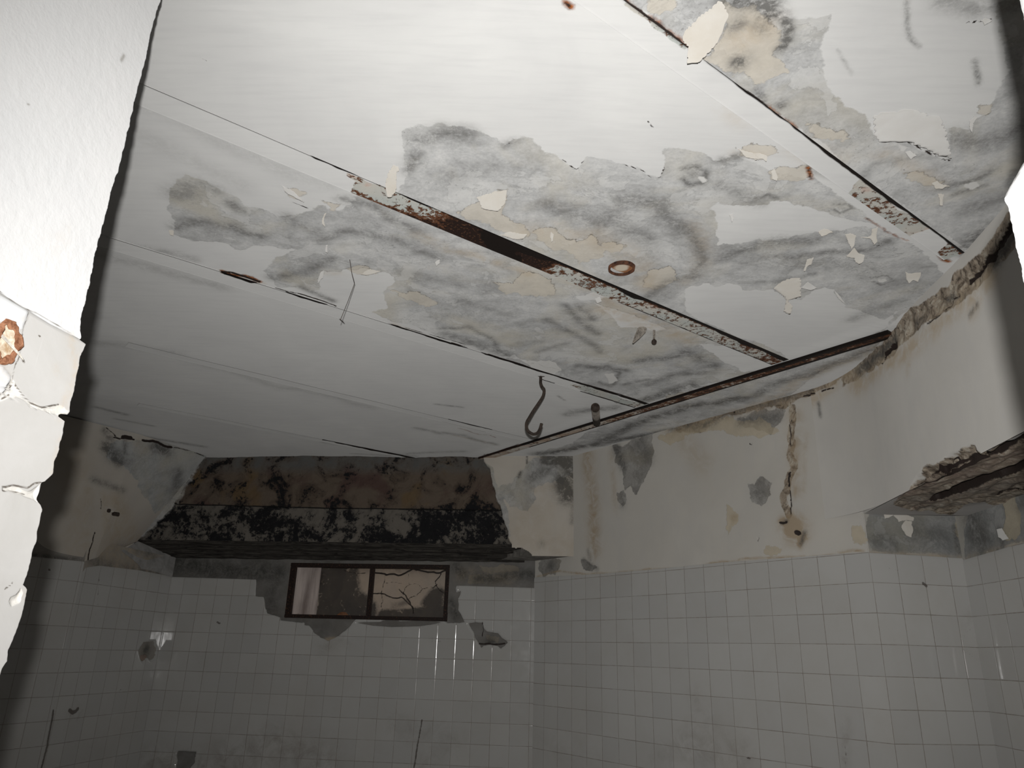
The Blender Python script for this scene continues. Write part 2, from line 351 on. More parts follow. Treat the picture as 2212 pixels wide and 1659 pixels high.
def rust_metal(name, light=(0.40, 0.42, 0.40), keep=0.45, use_exp=False):
    t = NT(name); t.dr = .75
    n1 = t.noise(9, 7, 0.7, 0.8); n2 = t.noise(48, 8, 0.75, 0.5); v = t.math('ADD', t.math('MULTIPLY', n1, 0.45), t.math('MULTIPLY', n2, 0.55))
    pn = t.noise(5, 4, 0.6); paint = t.mix(t.ramp(pn, 0.4, 0.6), light, (0.46, 0.44, 0.40)); paint = t.mix(t.ramp(pn, 0.6, 0.66), paint, (0.45, 0.33, 0.28))
    k = keep
    if use_exp: k = t.attr('rustk')
    dk = t.math('SUBTRACT', v, k); m = t.ramp(dk, -0.012, 0.012)
    rust = t.mix(t.ramp(dk, -0.09, -0.015), (0.018, 0.010, 0.008), (0.15, 0.062, 0.030)); rust = t.mix(t.math('MULTIPLY', t.ramp(t.noise(90, 3, 0.6), 0.56, 0.7), .6), rust, (0.16, 0.075, 0.04)); colr = t.mix(m, rust, paint)
    h = t.math('ADD', t.math('MULTIPLY', m, 0.8), t.math('MULTIPLY', n2, 0.8))
    if use_exp:
        e = t.edge('exp', 0.0015, 0.016, 30, 6); wh = t.mix(t.ramp(t.noise(2, 5, 0.6), 0.35, 0.68), (0.60, 0.60, 0.59), (0.545, 0.545, 0.54))
        brush = t.noise(9, 6, 0.6, 0.2, stretch=(0.65, (0.5, 5, 1))); wh = t.mix(t.math('MULTIPLY', t.ramp(brush, 0.45, 0.85), 0.30), wh, (0.42, 0.42, 0.425)); colr = t.mix(e, wh, colr); h = t.math('ADD', t.math('MULTIPLY', h, e), t.math('MULTIPLY', brush, .25)); h = t.math('SUBTRACT', h, t.math('MULTIPLY', e, 1.0)); colr = t.mix(t.ramp(t.attr('dark'), -.002, .002), colr, (0.010, 0.007, 0.006))
    return t.finish(colr, 0.64, t.bump(h, 0.8, 0.0022), 0.25)
def simple(name, c1, c2, scale=20, rough=0.8, bump=0.5, dist=0.002, metal=0.0, spec=0.3, stretch=None, detail=6):
    t = NT(name); n = t.noise(scale, detail, 0.65, 0.3, stretch=stretch); return t.finish(t.mix(t.ramp(n, 0.36, 0.64), c1, c2), rough, t.bump(n, bump, dist), spec, metal)

# ================================================================== SURFACES
C0 = np.array([0.2283, 6.1844]); AB = -0.1277; AR = -0.9412
wB = Wall(C0, AB)                 # tiled back wall, u negative to the left
wR = Wall(C0, AR)                 # oblique right wall, u to the right/near
wU = Wall((-0.23, 5.887), math.radians(-6.4))    # thick upper back wall
CL = np.array([-2.853, 6.580]); CM = np.array([-3.030, 5.480])
aL1 = math.atan2(*(CM-CL)[::-1]); wL1 = Wall(CL, aL1)
aL0 = math.radians(246.0); wL0 = Wall(CM, aL0)
HA = np.array([1.875, 3.926]); aH = math.atan2(2.35-3.926, 1.712-1.875); wH = Wall(HA, aH)
RC = np.array([2.41, 4.01]); aP1 = math.atan2(RC[1]-HA[1], RC[0]-HA[0]); wP1 = Wall(HA, aP1)
aP2 = math.atan2(-1.0, -0.045); wP2 = Wall(RC, aP2)
JC = np.array([-0.829, 1.336]); aJ = math.radians(81.27); wJ = Wall(JC, aJ)

# ------------------------------------------------------------------ ceiling
cs = Ceil()
pp = np.arange(-0.4, 4.02, 0.011); qq = np.unique(np.round(np.concatenate([np.arange(-0.3, 3.6, 0.0075), np.arange(3.6, 6.75, 0.011)]), 5))
PP, QQ = np.meshgrid(pp, qq, indexing='ij'); P_, Q_ = PP.ravel(), QQ.ravel()
X_ = P_*Pd[0]+Q_*Qd[0]; Y_ = P_*Pd[1]+Q_*Qd[1]
zf = vault(Q_); tb = sm((P_-3.28)/0.09); zc = zf*(1-tb)+CEIL*tb
uvc = np.stack([P_, Q_], 1)
room = [(-4.3, 0.7), (2.6, 0.7), (2.6, 2.0), (1.84, 2.2), (1.95, 3.95), (0.60, 5.86), (-3.0, 6.25), (-3.12, 5.45), (-4.3, 2.7)]
keep = sdf_poly(np.stack([X_, Y_], 1), [(a, b) for a, b in room]) > -0.03
L = Layers(cs, uvc)
# --- bare patches where the paint has come away
L.add('peel', [(868,283),(905,268),(950,266),(990,272),(1035,283),(1060,296),(1092,311),(1110,299),(1130,294),(1150,300),(1170,322),(1210,340),(1245,368),(1267,340),(1300,342),(1340,353),(1375,362),(1405,380),(1425,383),(1440,350),(1432,325),(1460,320),(1510,330),(1550,350),(1585,332),(1625,350),(1700,375),(1760,385),(1830,440),(1880,475),(1950,520),(2010,560),(2040,600),(1990,650),(1930,690),(1860,730),(1700,770),(1480,672),(1300,600),(1170,543),(1010,478),(940,440),(866,412),(880,380),(872,330)])
L.add('peel', [(1325,-10),(1480,100),(1530,140),(1600,190),(1720,275),(1850,380),(1980,465),(2090,540),(2150,520),(2220,440),(2230,290),(2230,-10)])
L.add('peel', [(400,378),(415,382),(450,395),(500,420),(525,442),(600,468),(650,462),(700,440),(770,432),(870,470),(1000,515),(1100,565),(1215,612),(1480,715),(1690,788),(1400,868),(1200,812),(1050,760),(1000,743),(900,705),(850,695),(740,655),(690,628),(650,622),(600,620),(570,585),(600,555),(645,540),(575,530),(520,540),(430,520),(370,505),(380,480),(362,450),(365,410)])
L.add('peel', [(1150,990),(1200,968),(1290,925),(1400,885),(1500,860),(1700,800),(1940,722),(1960,740),(1900,775),(1700,870),(1590,890),(1450,940),(1290,965)])
L.add('peel', [(868,398),(1000,455),(1300,580),(1500,665),(1700,755),(1700,800),(1480,725),(1215,625),(1080,570),(863,478),(800,450),(760,425),(780,420),(850,430)], rough=.03)
L.cut('peel', [(1795,-10),(1790,50),(1775,100),(1780,165),(1800,200),(1840,235),(1875,255),(1885,293),(1960,303),(2025,338),(2055,343),(2045,280),(2095,285),(2100,260),(2140,245),(2150,210),(2180,150),(2150,-10)],
      [(690,600),(700,585),(740,583),(795,580),(840,590),(857,610),(830,630),(840,665),(790,680),(740,672),(700,640)],
      [(1480,625),(1530,610),(1605,625),(1665,625),(1705,645),(1760,625),(1830,665),(1910,690),(1970,660),(1910,705),(1800,745),(1720,775),(1690,765),(1480,672)],
      [(1535,450),(1550,435),(1620,445),(1760,450),(1925,482),(1880,492),(1760,500),(1705,512),(1640,515),(1580,530),(1550,530)],
      [(1020,760),(1100,770),(1160,785),(1210,800),(1180,808),(1060,765)], [(1500,735),(1600,750),(1680,790),(1600,800),(1560,780)],
      [(560,395),(700,420),(760,440),(700,445),(640,430)], [(1230,640),(1290,625),(1330,640),(1260,650)], rough=0.13)
# --- cream and ochre under-coats
L.add('cream', [(1560,5),(1639,9),(1644,38),(1662,45),(1684,52),(1689,77),(1673,113),(1702,154),(1666,167),(1632,183),(1616,172),(1612,150),(1583,165),(1544,138),(1517,127),(1555,79),(1567,41)],
      [(985,460),(1020,440),(1060,435),(1075,410),(1097,407),(1095,435),(1080,465),(1100,475),(1140,495),(1140,512),(1090,502),(1050,482),(1000,474)],
      [(1065,610),(1130,590),(1190,605),(1200,635),(1140,640),(1085,630)], [(1590,320),(1630,312),(1680,330),(1640,345),(1600,335)],
      [(1660,370),(1700,360),(1750,355),(1755,380),(1700,392),(1668,388)], [(1400,0),(1450,-5),(1460,20),(1430,40),(1400,20)],
      [(1740,265),(1800,280),(1840,300),(1820,305),(1760,300)], [(2110,230),(2150,215),(2140,245),(2105,258)],
      [(1950,370),(2000,375),(2040,395),(2000,400),(1960,388)], [(615,408),(660,415),(640,430),(620,425)], [(690,430),(740,440),(720,455)],
      [(840,625),(900,630),(950,650),(930,665),(880,650)], [(1300,525),(1350,530),(1340,545),(1300,540)], [(750,580),(790,575),(815,590),(790,595)],
      [(1430,868),(1500,845),(1560,835),(1540,850),(1460,868)], [(1150,500),(1200,495),(1280,505),(1310,540),(1290,560),(1250,570),(1190,540)], [(1400,585),(1450,575),(1465,600),(1430,625),(1390,620)], rough=0.16)
for pts, w, a in [([(900,505),(970,540),(1050,560),(1140,592)], .03, .7), ([(1140,500),(1280,505),(1380,560),(1400,620)], .06, .55), ([(1250,600),(1350,690),(1480,720)], .05, .7),
                  ([(1300,670),(1400,690),(1490,735)], .06, .9), ([(1500,480),(1520,560),(1480,610)], .04, .5), ([(1345,5),(1400,60),(1470,105)], .012, .9), ([(1560,230),(1600,270)], .03, .3),
                  ([(1900,330),(1990,370),(2030,400)], .03, .5), ([(850,700),(980,745),(1040,770)], .02, .5), ([(1700,840),(1850,770),(1930,730)], .05, .9), ([(1590,890),(1700,850)], .05, .7), ([(480,585),(570,612)], .012, .6),
                  ([(1640,60),(1600,80)], .05, .8), ([(980,940),(1070,960)], .01, .7), ([(1590,330),(1640,335)], .02, .6), ([(700,590),(740,590)], .02, .4), ([(1730,320),(1800,350)], .05, .5)]:
    L.soft('tan', pts, w, a)
for pts, w, a in [([(905,300),(960,285),(1010,290)], .04, .75), ([(880,370),(900,330)], .025, .85), ([(1090,315),(1110,305)], .02, .6), ([(960,380),(1060,360)], .05, .45), ([(1180,440),(1280,480),(1330,470)], .05, .7),
                  ([(1350,430),(1420,440),(1480,500)], .05, .8), ([(1475,365),(1500,358),(1525,372),(1520,395),(1490,400),(1475,385)], .014, 1), ([(1500,375)], .03, .8), ([(1560,345),(1600,335)], .02, .7),
                  ([(1490,500),(1520,560),(1500,600),(1400,640)], .03, .75), ([(1560,560),(1680,520),(1760,520)], .04, .8), ([(1680,555),(1780,545),(1880,540),(1920,520)], .025, .8), ([(1640,610),(1720,600),(1760,590)], .02, .7),
                  ([(1620,560),(1750,570),(1900,600),(1980,620)], .07, .45), ([(1840,690),(1940,650)], .04, .5), ([(1880,600),(1915,595),(1930,606),(1905,616),(1885,608)], .008, 1), ([(1800,443),(1830,440),(1845,450),(1820,460),(1800,452)], .005, 1),
                  ([(1630,430),(1660,420),(1680,430)], .01, .9), ([(1290,800),(1310,790),(1340,805),(1320,835),(1295,825)], .016, 1), ([(1380,780),(1480,760),(1540,790)], .05, .9), ([(1400,830),(1480,805),(1540,805)], .04, .8),
                  ([(1350,830),(1400,820)], .02, .8), ([(1250,660),(1280,690)], .03, .7), ([(1180,690),(1240,720),(1300,760)], .03, .7), ([(950,710),(1010,705),(1060,730),(1080,760)], .02, .8), ([(740,430),(800,440),(900,500)], .03, .7),
                  ([(690,520),(760,500),(860,520),(950,560)], .03, .7), ([(380,420),(430,400),(460,410)], .05, .55), ([(380,490),(440,480),(500,490),(560,510)], .03, .85), ([(500,440),(520,455)], .03, .9), ([(620,470),(700,510)], .04, .6),
                  ([(590,600),(650,590),(720,560)], .03, .75), ([(650,620),(720,650)], .02, .8), ([(900,590),(1000,620)], .03, .4), ([(1000,650),(1100,680)], .04, .5), ([(1160,760),(1230,740)], .02, .6),
                  ([(1571,0),(1634,2),(1668,10),(1658,30)], .028, 1.3), ([(1668,32),(1692,32),(1705,60),(1698,92),(1683,108)], .016, 1.4), ([(1595,135)], .028, 1.3), ([(1580,60),(1600,50)], .025, .8), ([(1640,55),(1650,65)], .022, .7), ([(1686,228)], .02, 1.2), ([(1635,195),(1650,215)], .015, 1),
                  ([(1500,140),(1600,200),(1720,285)], .012, .7), ([(1850,395),(1960,470),(2080,550)], .02, .8), ([(2040,405),(2100,390),(2140,370)], .02, .9), ([(2060,420),(2130,400)], .012, .9), ([(2180,470),(2120,500),(2090,530)], .04, 1), ([(2210,420),(2180,400),(2190,370)], .02, .7),
                  ([(1750,360),(1850,390),(1900,350),(2000,340)], .02, .5), ([(2060,300),(2140,310),(2200,280)], .05, .7), ([(2100,450),(2160,430)], .05, .6), ([(1790,500),(1900,560)], .02, .3), ([(1960,0),(1965,80),(1985,100)], .006, .8), ([(2105,130),(2115,180)], .008, .9), ([(2040,0),(2120,20),(2200,10)], .03, .6),
                  ([(1160,980),(1290,960),(1400,905),(1600,860)], .06, 1.2), ([(1600,865),(1750,810),(1900,745)], .05, .9), ([(1290,958),(1450,930)], .05, 1.2), ([(1370,870),(1500,830)], .05, 1), ([(960,720),(1100,770)], .04, .7), ([(1250,790),(1350,800)], .03, .9), ([(1220,660),(1260,700),(1290,720)], .03, .8), ([(1350,440),(1300,470),(1400,520)], .05, .6), ([(1560,400),(1640,440)], .03, .6), ([(1230,895),(1280,885),(1330,880)], .05, .8), ([(900,925),(1000,940),(1070,960)], .03, .6), ([(880,980),(1000,975)], .03, .5), ([(940,873),(1000,880)], .012, .8), ([(1205,855),(1220,865)], .01, .7),
                  ([(210,880),(270,895)], .03, .7), ([(250,905),(330,920)], .02, .6), ([(230,930),(440,965)], .03, .7), ([(230,520),(330,540),(420,560)], .025, .5), ([(220,550),(480,620)], .05, .35), ([(700,955),(880,985)], .03, .7),  # faint strokes beyond the third joist paint the shade of the vaulting
                  ([(300,225),(560,340),(720,400)], .05, .22), ([(280,280),(520,400)], .05, .18), ([(200,740),(500,800),(800,880)], .05, .30), ([(760,980),(900,985)], .02, .5), ([(1810,110),(1840,160)], .004, .5)]:  # long faint strokes paint the same band shading beyond other joists
    L.soft('mold_shade', pts, w, a)
# --- open joints along the joists, cracks, rust, and one painted flake shadow
for pts, w in [([(1345,0),(1400,38),(1440,68),(1482,102)], .012), ([(1520,142),(1535,150)], .008), ([(1595,185),(1660,228)], .006), ([(1660,228),(1661,229)], .001),
               ([(660,335),(690,350),(730,373)], .006), ([(1055,497),(1056,498)], .001),
               ([(480,587),(500,588),(560,608)], .016), ([(595,622),(650,635),(725,660)], .009), ([(845,700),(900,715),(1010,745)], .006), ([(975,740),(1005,748)], .01), ([(1055,765),(1120,785),(1200,815),(1300,840),(1400,872)], .014), ([(775,680),(795,685)], .006), ([(1020,772),(1050,778)], .008),
               ([(978,910),(1010,916)], .010), ([(1030,922),(1060,930)], .010), ([(815,872),(830,876)], .012), ([(710,955),(790,968),(870,984)], .030), ([(1180,822),(1220,832),(1310,862)], .008), ([(1325,868),(1370,880)], .008),
               ([(1045,982),(1120,958)], .012),
               ([(1092,309),(1100,309)], .004), ([(1207,338),(1245,367),(1262,345)], .0035), ([(1345,355),(1375,364),(1405,382),(1425,384),(1436,360)], .0045), ([(630,435),(665,450)], .005),
               ([(2090,48),(2140,42)], .008), ([(2130,250),(2145,243)], .008), ([(725,660),(735,690),(745,700)], .008), 
               ([(1905,525),(1890,535)], .006), ([(1400,262),(1410,275)], .005), ([(1890,293),(1960,305),(2020,337)], .007), ([(2035,344),(2056,346)], .009),  # last two strokes paint the shadow under the wide white flake
               ([(436,74),(440,76)], .004), ([(440,127),(444,131)], .006), ([(1222,8),(1230,14)], .010)]:
    L.line('crack_shade', pts, w*.85, rough=.05 if len(pts) > 3 and abs(pts[0][0]-pts[-1][0]) < 120 else .012)
for pts, w in [([(1350,5),(1380,35),(1425,62),(1480,100)], .020), ([(1395,48),(1410,56)], .045), ([(1222,6),(1232,14)], .018), ([(480,586),(560,608)], .024), ([(745,375),(770,388)], .02), ([(620,328),(640,330)], .012), ([(693,370),(697,372)], .012), ([(1870,470),(1960,520)], .004),
               ([(2030,550),(2050,565)], .02), ([(990,925),(1070,945)], .006), ([(1660,228),(1720,278)], .010), ([(1745,362),(1752,385)], .015)]:
    L.line('rust', pts, w)
L.add('white', [(1505,383),(1520,380),(1530,390),(1518,396)], [(2080,398),(2110,392),(2118,402),(2095,412)], [(1305,808),(1325,806),(1335,822),(1315,830)], [(1895,603),(1912,601),(1915,607),(1900,610)],
      [(1135,778),(1200,782),(1215,800),(1190,808),(1150,795)], [(1925,305),(1960,318),(1950,330)], rough=0.1)
noiseb = 0.0
d_bare = L.f['peel']
Vc = np.stack([X_, Y_, zc], 1)
fc = grid(len(pp), len(qq), keep)
Vc2, fc2, at2, uv2 = compact(Vc, fc, L.f, uvc)
M_ceil = plaster_material('ceiling_paint', base=(0.60, 0.60, 0.59), base2=(0.545, 0.545, 0.54), use=('peel', 'cream', 'tan', 'mold_shade', 'white', 'rust', 'crack_shade'), dr=0.75)
ceiling = mesh_np('ceiling', Vc2, fc2, M_ceil, at2, uv2, kind='structure')
# slab above, so that the ceiling is not a sheet
bm = bmesh.new(); add_box(bm, W3((-4.6, 0.6, CEIL+0.06)), (8.0, 0, 0), (0, 6.6, 0), (0, 0, 0.12))
bm_obj('ceiling_slab', bm, simple('concrete', (0.3, 0.29, 0.27), (0.4, 0.39, 0.37)), parent=ceiling, smooth=False)

# ------------------------------------------------------------------ joists and wall beam
def joist(name, q0, q1, p0, p1, label, spec, drop=0.0015, mat=None, across=False):
    n = int((p1-p0)/0.006); m = max(8, int((q1-q0)/0.006))
    a = np.linspace(p0, p1, n); b = np.linspace(q0, q1, m); A, B = np.meshgrid(a, b, indexing='ij'); A, B = A.ravel(), B.ravel()
    if across: Pq = np.stack([B, A], 1)
    else: Pq = np.stack([A, B], 1)
    x = Pq[:, 0]*Pd[0]+Pq[:, 1]*Qd[0]; y = Pq[:, 0]*Pd[1]+Pq[:, 1]*Qd[1]
    L = Layers(cs, Pq); L.f['dark'] = np.full(len(Pq), -.1); spec(L); L.f.pop('x', None)
    wob = 0.0004*np.sin(A*9+q0*5)
    z = np.full(len(x), CEIL-drop)+wob
    bot = np.stack([x, y, z], 1)
    f = grid(n, m)
    # flange sides and top edge
    top = bot.copy(); top[:, 2] = CEIL+0.008
    V = np.concatenate([bot, top]); N = n*m; side = []
    for i in range(n-1):
        for j, s_ in ((0, 1), (m-1, -1)):
            q = [i*m+j, (i+1)*m+j, N+(i+1)*m+j, N+i*m+j]; side.append(q if s_ > 0 else q[::-1])
    for j in range(m-1):
        side.append([j, N+j, N+j+1, j+1]); side.append([(n-1)*m+j+1, N+(n-1)*m+j+1, N+(n-1)*m+j, (n-1)*m+j])
    F = np.concatenate([f, np.array(side)])
    at = {k: np.concatenate([v, v]) for k, v in L.f.items()}
    o = mesh_np(name, V, F, mat, at, np.concatenate([Pq, Pq]), smooth=False); tag(o, label, 'beam', 'steel joists in the ceiling'); return o
M_joist = rust_metal('rusted_joist', use_exp=True)
def s1(L):
    L.add('exp', [(1850,392),(1870,365),(2020,490),(1965,510),(1925,490),(1895,465),(1830,420)], [(2025,545),(2055,520),(2070,520),(2105,545),(2060,572)], rough=.08)
    L.f['rustk'] = 0.435+.025*sm((L.uv[:, 0]-2.25)/.1)+.05*np.exp(-((L.uv[:, 0]-2.36)/.06)**2)
    L.line('exp', [(1352,8),(1420,60),(1480,102)], .012); p = L.uv[:, 0]; q = L.uv[:, 1]; L.f['dark'] = .955+np.interp(p, [1.2, 1.32, 1.5, 1.7, 1.9, 2.1, 2.4, 2.6, 2.9], [-.02, 0, .001, .003, .006, .010, .011, .007, .008])+.0025*fnoise(p, p*0, 30, 5)-q
def s2(L):
    L.add('exp', [(770,385),(793,392),(835,400),(1000,468),(1300,590),(1720,768),(1700,812),(1480,722),(1215,620),(1080,564),(971,520),(863,472),(756,418)], rough=.03)
    L.add('exp', [(750,372),(800,395),(840,410),(835,414),(790,400),(748,378)], rough=.03)
    k = np.full(len(L.uv), 0.46); p = L.uv[:, 0]; q = L.uv[:, 1]
    for c, w, a in ((1.52, .22, .5), (1.25, .15, .08), (1.9, .18, -.03), (.95, .12, -.02), (2.6, .5, -.05)): k += a*np.exp(-((p-c)/w)**4)
    k += .045*sm((p-1.75)/.2)
    k += 0.10*sm((q-2.09)/.03)*np.exp(-((p-1.0)/.35)**2) + 0.25*sm((2.045-q)/.02)*sm((p-1.55)/.1)
    L.f['rustk'] = k; edge = 2.020+.006*fnoise(p, p*0, 25, 3)
    wd = -.02*sm((.72-p)/.06)+.030*np.exp(-((p-1.62)/.10)**4)+.012*sm((p-1.35)/.1)+.006*sm((p-2.0)/.3)+.012*np.exp(-((p-2.2)/.07)**2)+.012*sm((p-2.75)/.3)
    L.f['dark'] = np.maximum(np.maximum(edge+wd-q, np.where(p > 2.2, q-2.119+.003*fnoise(p, p*0, 30, 12), -.05)), np.where(np.abs(p-1.50-(q-2.07)*1.2+.02*fnoise(p, q, 60, 8)) < .085, .01, -.05))
def s3(L):
    L.add('exp', [(1230,830),(1290,832),(1400,872),(1385,882),(1330,868)], rough=.05); L.line('exp', [(480,587),(560,610)], .02); L.f['rustk'] = np.full(len(L.uv), 0.44)
    p = L.uv[:, 0]; q = L.uv[:, 1]; wd = np.interp(p, [.70,.74,.86,.90,.98,1.02,1.2,1.24,1.50,1.56,1.75,1.8,1.95,2.05,2.12,2.5,3.3,3.37], [-.02,.014,.020,-.01,-.01,.008,.010,-.01,-.01,.005,.008,.014,.010,-.01,.012,.012,.014,.02])
    L.f['dark'] = np.maximum(3.018+wd-q+.004*fnoise(p, p*0, 35, 15), np.where((p > 2.58) & (fnoise(p, p*0, 9, 18) > -.25), q-3.114+.003*fnoise(p, p*0, 30, 17), -.05))
def s4(L):
    p = L.uv[:, 0]; q = L.uv[:, 1]; L.f['dark'] = np.where((p > 2.62) & (p < 3.0), np.maximum(4.160+.006*fnoise(p, p*0, 20, 19)-q, q-4.228), -.05); L.f['exp'] = np.full(len(p), -.1); L.f['rustk'] = np.full(len(L.uv), 0.46)
def s5(L):
    p = L.uv[:, 0]; q = L.uv[:, 1]; L.f['dark'] = np.where((p > 2.2), 5.262+.02*sm((p-2.2)/.5)+.010*fnoise(p, p*0, 20, 29)-q, -.05); L.f['exp'] = np.full(len(p), -.1); L.f['rustk'] = np.full(len(L.uv), 0.6)
joist('steel_joist', 0.954, 1.031, -0.3, 2.90, 'steel joist nearest the doorway, mostly under white paint, green and rusty near the right wall', s1, mat=M_joist)
joist('steel_joist', 2.020, 2.124, -0.1, 3.37, 'widely exposed rusty steel joist crossing the middle of the ceiling', s2, mat=M_joist)
joist('steel_joist', 3.018, 3.124, 0.2, 3.37, 'painted-over steel joist beside the hanging hook, showing a thin dark joint', s3, mat=M_joist, drop=0.003)
joist('steel_joist', 4.150, 4.230, 0.6, 3.37, 'painted joist between the hook and the exposed stone wall, short dark splits', s4, mat=M_joist, drop=0.0015)
joist('steel_joist', 5.250, 5.320, 0.9, 3.05, 'joist end just above the bare stone wall, dark and ragged', s5, mat=M_joist, drop=0.002)
def sw(L):
    L.f['exp'] = np.full(len(L.uv), 0.1); q = L.uv[:, 1]; p = L.uv[:, 0]
    k = 0.525 + 0.05*np.exp(-((q-1.9)/.5)**2) + .30*sm((3.40-p)/.012) - .06*np.exp(-((q-3.6)/.6)**2) - .08*sm((q-3.6)/.8); L.f['rustk'] = k; L.f['dark'] = np.maximum(3.397+.012*sm((2.6-q)/.6)+.004*fnoise(q, q*0, 25, 4)-p, p-3.453+.010*sm((2.6-q)/.6)+.004*fnoise(q, q*0, 30, 9)); L.f['dark'] = np.where(q > 4.3, -.01, L.f['dark'])
M_wb = rust_metal('rusted_wall_beam', light=(0.34, 0.26, 0.20), use_exp=True)
wb = joist('wall_beam', 3.385, 3.465, 1.50, 4.87, 'long rusty steel beam running along the right wall at the ceiling', sw, drop=0.014, mat=M_wb, across=True)
wb['category'] = 'beam'; del wb['group']

# ------------------------------------------------------------------ wall builder
def wall(name, w, u0, u1, v0, v1, du, dv, fill, mat, displace=None, holes=None, keepf=None, kind='structure', parent=None):
    us = np.linspace(u0, u1, max(2, int(abs(u1-u0)/du))); vv = np.linspace(v0, v1, max(2, int((v1-v0)/dv)))
    Ug, Vg = np.meshgrid(us, vv, indexing='ij'); uv = np.stack([Ug.ravel(), Vg.ravel()], 1)
    L = Layers(w, uv); fill(L)
    off = displace(L) if displace else np.zeros(len(uv))
    P = w.pos(uv[:, 0], uv[:, 1], off)
    keep = keepf(L, P) if keepf else None
    f = grid(len(us), len(vv), keep)
    V2, f2, a2, u2 = compact(P, f, L.f, uv)
    return mesh_np(name, V2, f2, mat, a2, u2, kind=kind, parent=parent)

# --- back wall, tiled, with the window opening
WIN = [(632,1210),(972,1216),(967,1343),(613,1337)]
wu0 = wB.hit(622, 1275)[0]; wu1 = wB.hit(969, 1275)[0]; wv1 = 0.672; wv0 = 0.232
def fill_B(L):
    L.add('tile', [(330,1245),(375,1246.5),(553,1252),(1180,1271),(1200,1800),(150,1800)], rough=0)
    L.cut('tile', [(552,1240),(552,1288),(570,1290),(577,1325),(600,1332),(640,1345),(640,1240)], [(960,1200),(986,1250),(986,1280),(996,1276),(990,1292),(990,1318),(995,1326),(1004,1344),(965,1346)],
          [(655,1330),(657,1350),(668,1352),(678,1367),(697,1379),(708,1385),(721,1379),(737,1368),(750,1358),(757,1350),(770,1335)],
          [(1012,1346),(1042,1345),(1043,1355),(1052,1364),(1076,1368),(1084,1378),(1097,1388),(1089,1396),(1081,1402),(1076,1396),(1055,1393),(1044,1395),(1039,1401),(1034,1389),(1026,1378),(1018,1358)],
          [(384,1622),(424,1624),(420,1648),(406,1664),(380,1664)], [(605,1332),(980,1338),(980,1346),(605,1340)], [(820,1340),(835,1352),(870,1350),(885,1356),(860,1340)], rough=.06)
    L.line('tcrack', [(912,1555),(906,1590),(900,1625),(893,1665)], .016, rough=.02); L.line('tcrack', [(648,1422),(606,1444),(575,1495)], .003); L.line('tcrack', [(934,1366),(934,1387)], .006, rough=.02); L.line('tcrack', [(940,1386),(959,1385)], .009, rough=.02); L.line('tcrack', [(470,1344),(476,1347)], .018)
    L.line('tcrack', [(905,1560),(918,1480)], .003, rough=.02)
    L.soft('grime', [(480,1640),(600,1610),(700,1640)], .14, .9); L.soft('grime', [(330,1650),(500,1660)], .12, 1); L.soft('grime', [(590,1600)], .1, 1); L.soft('grime', [(700,1400),(760,1380)], .06, .5); L.soft('grime', [(850,1560),(980,1600),(900,1660)], .1, .5)
    L.f['crack_shade'] = np.full(len(L.uv), -.12); L.line('crack_shade', [(1042,1345),(1042,1375)], .008); L.line('crack_shade', [(1035,1390),(1090,1390)], .012)
    for pts, w_, a in [([(380,1215),(450,1230),(520,1235),(600,1240)], .10, 1.0), ([(590,1260),(585,1320)], .08, .7), ([(985,1225),(1000,1240)], .05, 1), ([(1030,1250),(1100,1245),(1150,1240)], .05, .9), ([(975,1300),(985,1330)], .04, .9), ([(700,1355)], .06, .5), ([(1060,1385)], .04, .9)]: L.soft('mold_shade', pts, w_, a)
    L.add('cream', [(1035,1222),(1120,1226),(1130,1236),(1080,1238),(1045,1235)], [(1010,1260),(1050,1262),(1040,1245),(1010,1240)], [(710,1378),(722,1376),(718,1385)], [(1050,1370),(1080,1375),(1075,1388),(1050,1378)])
    L.soft('tan', [(705,1382),(722,1380)], .02, 1); L.soft('tan', [(1000,1240),(1100,1250)], .06, .6)
M_B = plaster_material('back_wall_tiles', base=(0.12, 0.115, 0.105), base2=(0.21, 0.20, 0.185), use=('cream', 'tan', 'mold_shade', 'grime', 'tcrack', 'crack_shade'), tile=(-0.194*0.148, 0.148, 0.0983, 0.15), cream=(0.30, 0.265, 0.21), mold_shade_col=(0.045, 0.045, 0.04))
def disp_B(L):
    d = -sm(L.f['tile']/0.006)*0.007; hole = L.f['tile'] < 0
    return d + np.where(hole & (L.uv[:, 1] < .30), .012, 0)
def keep_B(L, P):
    u, v = L.uv.T; return ~((u > wu0+.004) & (u < wu1-.004) & (v > wv0+.004) & (v < wv1-.004))
back = wall('wall_back', wB, -3.16, 0.02, -1.5, 0.80, 0.009, 0.009, fill_B, M_B, disp_B, keepf=keep_B)

